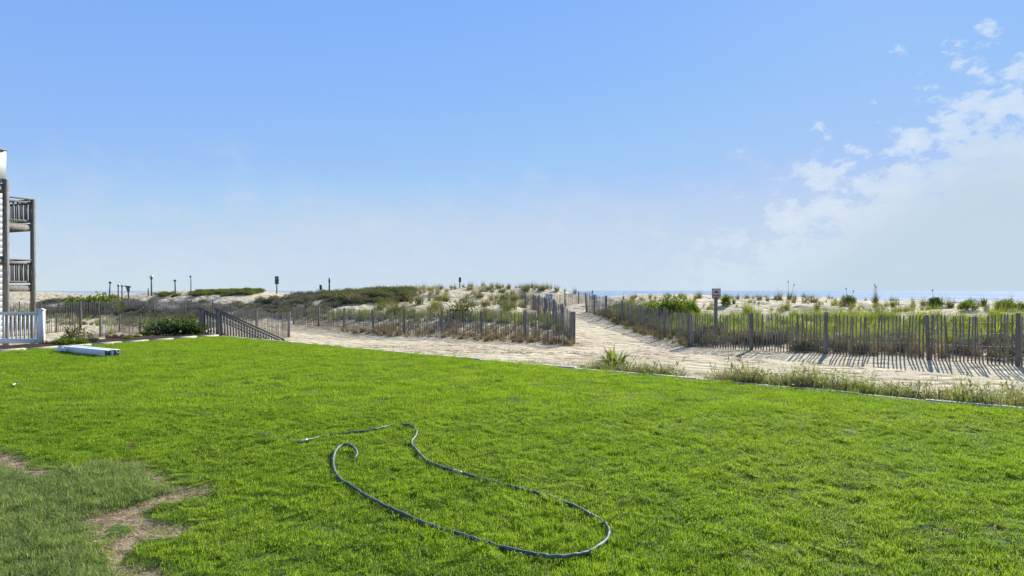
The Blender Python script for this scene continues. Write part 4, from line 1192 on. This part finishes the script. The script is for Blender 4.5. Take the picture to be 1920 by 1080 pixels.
# ---- single plants, each a thing
def plant(name, px, ytop, ybase, w, kind, mat, label, cat, group=None, d=None, stalk=None, z=None):
    p = hit(px, ybase) if d is None else at(px, ybase, d)
    if d is not None: p[2] = ground1(p[0], p[1]) if z is None else z
    u = p[1] / F; hh = max(2.0, ybase - ytop) * u; ww = w * u
    root = thing(name, p, label, cat, group, random.uniform(0, 6.28))
    if kind == 'grass':
        me = random.choice(tuft[mat]); o = link('blades', me, root); o.scale = (ww / .44, ww / .44, hh / .55)
        o = link('inner_blades', random.choice(tuft[mat]), root, None, (0, 0, 2.0)); o.scale = (ww / .6, ww / .6, hh / .75)
    elif kind == 'spiky':
        me = random.choice(spiky[mat]); o = link('leaves', me, root); o.scale = (ww / .62, ww / .62, hh / .46)
    elif kind == 'shrub':
        me = random.choice(shrubs[mat]); o = link('foliage', me, root); o.scale = (ww / 1.05, ww / 1.05, hh / .55)
        o = link('stems', random.choice(twig_m), root); o.scale = (ww / 1.2, ww / 1.2, hh / .62)
    if stalk:
        for sx, ys in stalk:
            b = MB(); L = (ybase - ys) * u; ox = sx * u
            b.tube([(ox * .3, 0, 0), (ox * .7, 0, L * .5), (ox, 0, L)], [.012, .010, .006], 5)
            b.tube([(ox, 0, L * .86), (ox * 1.05, 0, L * .95), (ox * 1.15, 0, L * 1.02)], [.012, .030, .006], 6); b.build('seed_stalk', M['stalk'], root)
    return root


G1 = 'grass tufts on the right dune'; G2 = 'grass tufts on the left dune'; G3 = 'green shrubs on the right dune'
plant('dune_grass_tuft', 1254, 547, 559, 10, 'grass', 'marram', 'small dark tuft at the crest above the bright shrub, left of the signpost', 'grass tuft', G1)
plant('dune_grass_tuft', 1276, 547, 558, 12, 'grass', 'marram', 'grey crest tuft halfway between the bright shrub and the signpost', 'grass tuft', G1)
plant('dune_grass_tuft', 1311, 545, 559, 14, 'grass', 'marram', 'spiky crest tuft just left of the pinkish sign', 'grass tuft', G1)
plant('dune_shrub', 1361, 551, 572, 18, 'shrub', 'bright', 'green bush just right of the pinkish sign', 'shrub', G3)
plant('dune_grass_tuft', 1376, 555, 570, 9, 'grass', 'marram', 'dark tuft right beside the green bush near the sign', 'grass tuft', G1)
plant('dune_grass_tuft', 1424, 552, 562, 14, 'grass', 'marram', 'low dark tuft on the crest, first one well right of the sign', 'grass tuft', G1)
plant('dune_grass_tuft', 1462, 545, 563, 12, 'grass', 'marram', 'dark tuft just left of the two tall dry seed stalks', 'grass tuft', G1)
plant('dune_grass_tuft', 1480, 550, 562, 10, 'grass', 'marram', 'tuft with the tallest pair of dry seed stalks', 'grass tuft', G1, stalk=[(-2, 527), (8, 533)])
plant('dune_grass_tuft', 1474, 565, 580, 20, 'grass', 'spring', 'yellow green tuft on the slope below the tall seed stalks', 'grass tuft', G1)
plant('dune_grass_tuft', 1402, 560, 592, 24, 'grass', 'spring', 'large pale green grass clump rising above the fence, right of the sign', 'grass tuft', G1)
plant('dune_grass_tuft', 1532, 563, 583, 16, 'grass', 'marram', 'dark round tuft on the bare slope between fence posts', 'grass tuft', G1)
plant('dune_grass_tuft', 1525, 553, 568, 22, 'grass', 'marram', 'wide grey tuft on the crest directly above a dark round tuft', 'grass tuft', G1)
plant('dune_shrub', 1591, 555, 570, 26, 'shrub', 'deep', 'green bush with fine stalks on the crest, left of the tall dark tuft', 'shrub', G3, stalk=[(4, 540), (-8, 545)])
plant('dune_grass_tuft', 1642, 545, 570, 13, 'grass', 'marram', 'tall narrow dark tuft standing against the sea with thin stalks', 'grass tuft', G1, stalk=[(6, 533), (-2, 537)])
plant('spiky_plant', 1675, 563, 577, 19, 'spiky', 'bright', 'small spiky green plant on the crest right of the tall dark tuft', 'plant', G3)
plant('dune_grass_tuft', 1596, 577, 594, 17, 'grass', 'marram', 'dark tuft rising just over the picket tops, left of a larger grey one', 'grass tuft', G1)
plant('dune_grass_tuft', 1650, 572, 598, 28, 'grass', 'marram', 'large grey grass clump leaning over the picket tops', 'grass tuft', G1)
plant('dune_grass_tuft', 1731, 558, 575, 14, 'grass', 'marram', 'thin grey tuft touching the left side of the big dark bush', 'grass tuft', G1)
plant('dune_shrub', 1753, 556, 577, 28, 'shrub', 'deep', 'big round dark bush on the right dune crest', 'shrub', G3, stalk=[(5, 544)])
plant('dune_grass_tuft', 1781, 558, 577, 20, 'grass', 'marram', 'grey grass tuft touching the right side of the big dark bush', 'grass tuft', G1)
plant('dune_shrub', 1813, 563, 581, 36, 'shrub', 'bright', 'wide low bright green bush on the crest, right of the big dark bush', 'shrub', G3)
plant('spiky_plant', 1845, 560, 575, 24, 'spiky', 'olive', 'fan of spiky leaves behind the wide low bright bush', 'plant', G3)
plant('dune_shrub', 1882, 564, 581, 34, 'shrub', 'bright', 'low leafy bush on the crest near the right end of the dune', 'shrub', G3)
plant('dune_shrub', 1913, 567, 582, 22, 'shrub', 'bright', 'rightmost low green bush on the dune crest', 'shrub', G3)
plant('dune_grass_tuft', 1895, 555, 575, 10, 'grass', 'marram', 'thin upright tuft between the last two green bushes', 'grass tuft', G1)
plant('dune_grass_tuft', 1765, 585, 606, 24, 'grass', 'marram', 'grey clump at the picket tops right of the thick fence post', 'grass tuft', G1)
plant('dune_grass_tuft', 1880, 580, 625, 44, 'grass', 'spring', 'tall green grass clump behind the pickets at the right end', 'grass tuft', G1)
plant('dune_shrub', 1262, 556, 590, 74, 'shrub', 'bright', 'widest bright green bush behind the right path fence', 'shrub', G3)
plant('dune_shrub', 1225, 566, 592, 34, 'shrub', 'bright', 'leafy green bush at the left end of the bright growth beside the path', 'shrub', G3)
plant('dune_shrub', 1298, 566, 594, 34, 'shrub', 'bright', 'leafy green bush between the widest bright bush and the signpost', 'shrub', G3)
plant('dune_grass_tuft', 1186, 557, 570, 12, 'grass', 'marram', 'small tuft on pale sand above the right path fence', 'grass tuft', G1)
plant('dune_grass_tuft', 1169, 551, 562, 5, 'grass', 'marram', 'tiny dark tuft on the skyline over the path fence', 'grass tuft', G1)
# left dune
plant('dune_grass_tuft', 1078, 535, 549, 9, 'grass', 'marram', 'dark pointed tuft alone where the dune skyline meets the sea', 'grass tuft', G2)
plant('dune_grass_tuft', 1044, 534, 547, 12, 'grass', 'marram', 'round tuft on the skyline next to the lone pointed one', 'grass tuft', G2)
plant('dune_grass_tuft', 1017, 533, 545, 16, 'grass', 'marram', 'bushy skyline tuft above the half buried fence', 'grass tuft', G2)
plant('dune_grass_tuft', 986, 534, 547, 20, 'grass', 'marram', 'wide skyline tuft above the top of the left path fence', 'grass tuft', G2)
plant('dune_grass_tuft', 953, 535, 542, 12, 'grass', 'marram', 'small skyline tuft left of the wide one over the path fence', 'grass tuft', G2)
plant('dune_grass_tuft', 916, 533, 543, 20, 'grass', 'olive' if False else 'spring', 'green skyline tuft at the top of the dune, right of the upright plate', 'grass tuft', G2)
plant('dune_grass_tuft', 881, 535, 543, 18, 'grass', 'marram', 'low skyline tuft touching the post with the upright plate', 'grass tuft', G2)
plant('dune_grass_tuft', 806, 535, 544, 20, 'grass', 'spring', 'green skyline tuft at the left end of the sandy crest', 'grass tuft', G2)
plant('dune_grass_tuft', 786, 545, 572, 22, 'grass', 'marram', 'grass clump at the right end of the dark scrub', 'grass tuft', G2)
plant('dune_grass_tuft', 833, 546, 564, 20, 'grass', 'spring', 'green clump on the sandy face, upper of two in a diagonal', 'grass tuft', G2)
plant('dune_grass_tuft', 815, 556, 577, 18, 'grass', 'spring', 'green clump on the sandy face, lower of two in a diagonal', 'grass tuft', G2)
plant('dune_shrub', 862, 562, 600, 58, 'shrub', 'olive', 'largest dark green bush on the dune face behind the fence', 'shrub', 'green shrubs on the left dune')
plant('dune_grass_tuft', 907, 558, 576, 18, 'grass', 'marram', 'grey brown tuft on bare sand right of the largest dune bush', 'grass tuft', G2)
plant('dune_grass_tuft', 943, 546, 564, 24, 'grass', 'marram', 'wide grey clump under the crest, above the round green bush', 'grass tuft', G2)
plant('dune_grass_tuft', 962, 549, 565, 16, 'grass', 'marram', 'grey clump under the crest near the top fence post', 'grass tuft', G2)
plant('dune_shrub', 948, 573, 592, 22, 'shrub', 'olive', 'round green bush behind the fence near its corner', 'shrub', 'green shrubs on the left dune')
plant('dune_grass_tuft', 900, 546, 559, 22, 'grass', 'marram', 'grey clump on the upper sand face below the upright plate', 'grass tuft', G2)
plant('dune_shrub', 745, 572, 592, 30, 'shrub', 'olive', 'small olive bush on pale sand behind the middle fence posts', 'shrub', 'green shrubs on the left dune')
for px, yt, w, lab in ((205, 559, 50, 'right end of the bright yellow green hedge, beside the white capped posts'), (178, 557, 60, 'middle of the bright hedge above the distant dense fence'), (145, 558, 60, 'left end of the bright hedge above the distant dense fence')):
    plant('hedge_shrub', px, yt, 592, w, 'shrub', 'bright', lab, 'shrub', 'bright hedge at the left', d=61.0)
plant('shrub', 48, 556, 592, 34, 'shrub', 'bright', 'green shrub seen between the two right deck posts', 'shrub', d=42)
plant('shrub', 24, 553, 592, 26, 'shrub', 'rust', 'russet brown shrub seen between the left deck posts', 'shrub', d=40)

# garden bed beside the left edge
def garden():
    p0 = LAWN_C + E2 * .1 + N2 * .13; L = 8.4; n = 40; V = []; q = []
    for i in range(n + 1):
        c = p0 + E2 * (L * i / n); wd = 1.75 * min(1, .35 + i / 8) * (1 + .10 * math.sin(i * .9))
        for j in range(6):
            e = c + N2 * (wd * j / 5); V.append([e[0], e[1], (.01 if j < 5 else -.25) + .06 * math.sin(math.pi * j / 5) + .012 * random.gauss(0, 1)])
    for i in range(n):
        for j in range(5):
            a = i * 6 + j; q.append([a, a + 6, a + 7, a + 1])
    tag(link('soil', mesh_np('soil', V, [np.array(q)], M['mulch'], True)), kind='structure')


garden()
plant('shrub', 328, 595, 632, 100, 'shrub', 'deep', 'dense dark green shrub beside the wooden stair at the lawn corner', 'shrub', d=24.4, z=.0)
o_ = thing('flax_plant', at(350, 630, 24.0) * np.array([1, 1, 0]), 'strappy green leaves spilling over the right side of the dark shrub', 'plant')
for k, (dx, s) in enumerate(((0, 1.5), (-.35, 1.35), (.28, 1.1))):
    c = link('leaves', spiky['deep'][k], o_, (dx, .1 * k, 0), (0, 0, k * 2.0)); c.scale = (s * .9, s * .9, s * .8)
plant('shrub', 139, 607, 641, 48, 'shrub', 'olive', 'small open bush with brown twigs behind the white posts', 'shrub', d=20.6, z=.02)
o_ = thing('twiggy_bush', at(168, 640, 20.6) * np.array([1, 1, 0]), 'bare brown twigs leaning right from the small open bush', 'bush')
c = link('twigs', twiggy[0], o_, (0, 0, 0), (0, .55, 0)); c.scale = (.6, .5, .9)
plant('spiky_plant', 208, 611, 629, 14, 'spiky', 'lime', 'little yellow green plant by the red stones', 'plant', d=23.2, z=.02)
plant('garden_plant', 86, 637, 648, 18, 'shrub', 'rust', 'low reddish plant at the foot of the white end post', 'plant', d=19.6, z=.02)
plant('garden_plant', 115, 633, 647, 34, 'shrub', 'bright', 'low bright green plant at the left end of the garden bed', 'plant', d=19.9, z=.02)
plant('garden_plant', 150, 634, 646, 34, 'shrub', 'bright', 'low bright green plant behind the middle of the white posts', 'plant', d=20.2, z=.02)
plant('garden_plant', 180, 634, 643, 22, 'shrub', 'lime' if False else 'bright', 'low green plant left of the red stones in the garden bed', 'plant', d=20.9, z=.02)
plant('garden_plant', 270, 622, 634, 24, 'shrub', 'bright', 'low leafy plant at the left foot of the dark green shrub', 'plant', d=23.4, z=.02)
plant('garden_plant', 300, 624, 635, 24, 'shrub', 'rust', 'low brown plant in front of the dark green shrub', 'plant', d=23.6, z=.02)
plant('garden_plant', 372, 612, 632, 26, 'grass', 'spring', 'pale grassy plant between the dark shrub and the stair railing', 'plant', d=24.4, z=.0)
plant('garden_plant', 240, 628, 637, 22, 'shrub', 'lime' if False else 'bright', 'low green plant in front of the red stones', 'plant', d=22.0, z=.02)

SL = ['flat red brown stone at the left end of the garden stones', 'flat red brown stone, second along the garden stones from left', 'broad reddish stone in the middle of the garden stones', 'reddish stone next to the right end of the garden stones', 'pale reddish stone at the right end of the garden stones']
for k, px in enumerate((204, 217, 231, 246, 259)):
    bm = bmesh.new(); bmesh.ops.create_icosphere(bm, subdivisions=2, radius=.5)
    for v in bm.verts: v.co *= 1 + .14 * random.uniform(-1, 1); v.co.x *= .27; v.co.y *= .2; v.co.z *= .17
    me = bpy.data.meshes.new('garden_stone'); bm.to_mesh(me); bm.free(); me.materials.append(M['brick'])
    p = at(px, 630, 23.0); tag(link('garden_stone', me, None, (p[0], p[1], .05), (0, 0, random.uniform(0, 1))), SL[k], 'stone', 'red stones edging the garden bed')

# clump of strap leaves by the lawn edging
pl = LAWN_C + E1 * 15.05 + N1 * .33
pt = on_plane(1157, 690, -.05)
o_ = thing('strap_leaf_clump', (pt[0], pt[1] + .32, -.16), 'clump of broad pale green strap leaves against the lawn edging', 'plant')
me = blade_mesh('strap_leaves', M['spring'], [blades(44, .10, .34, .58, .075, 1.5, .75, 5, seed=700, fan=True)])
o = link('leaves', me, o_); o.scale = (1.3, 1.3, 1.15)
me = blade_mesh('inner_leaves', M['deep'], [blades(60, .16, .22, .46, .045, 1.5, .8, 5, seed=701, fan=True)])
o = link('inner_leaves', me, o_, (0, 0, 0), (0, 0, 1)); o.scale = (1.25, 1.25, 1.2)
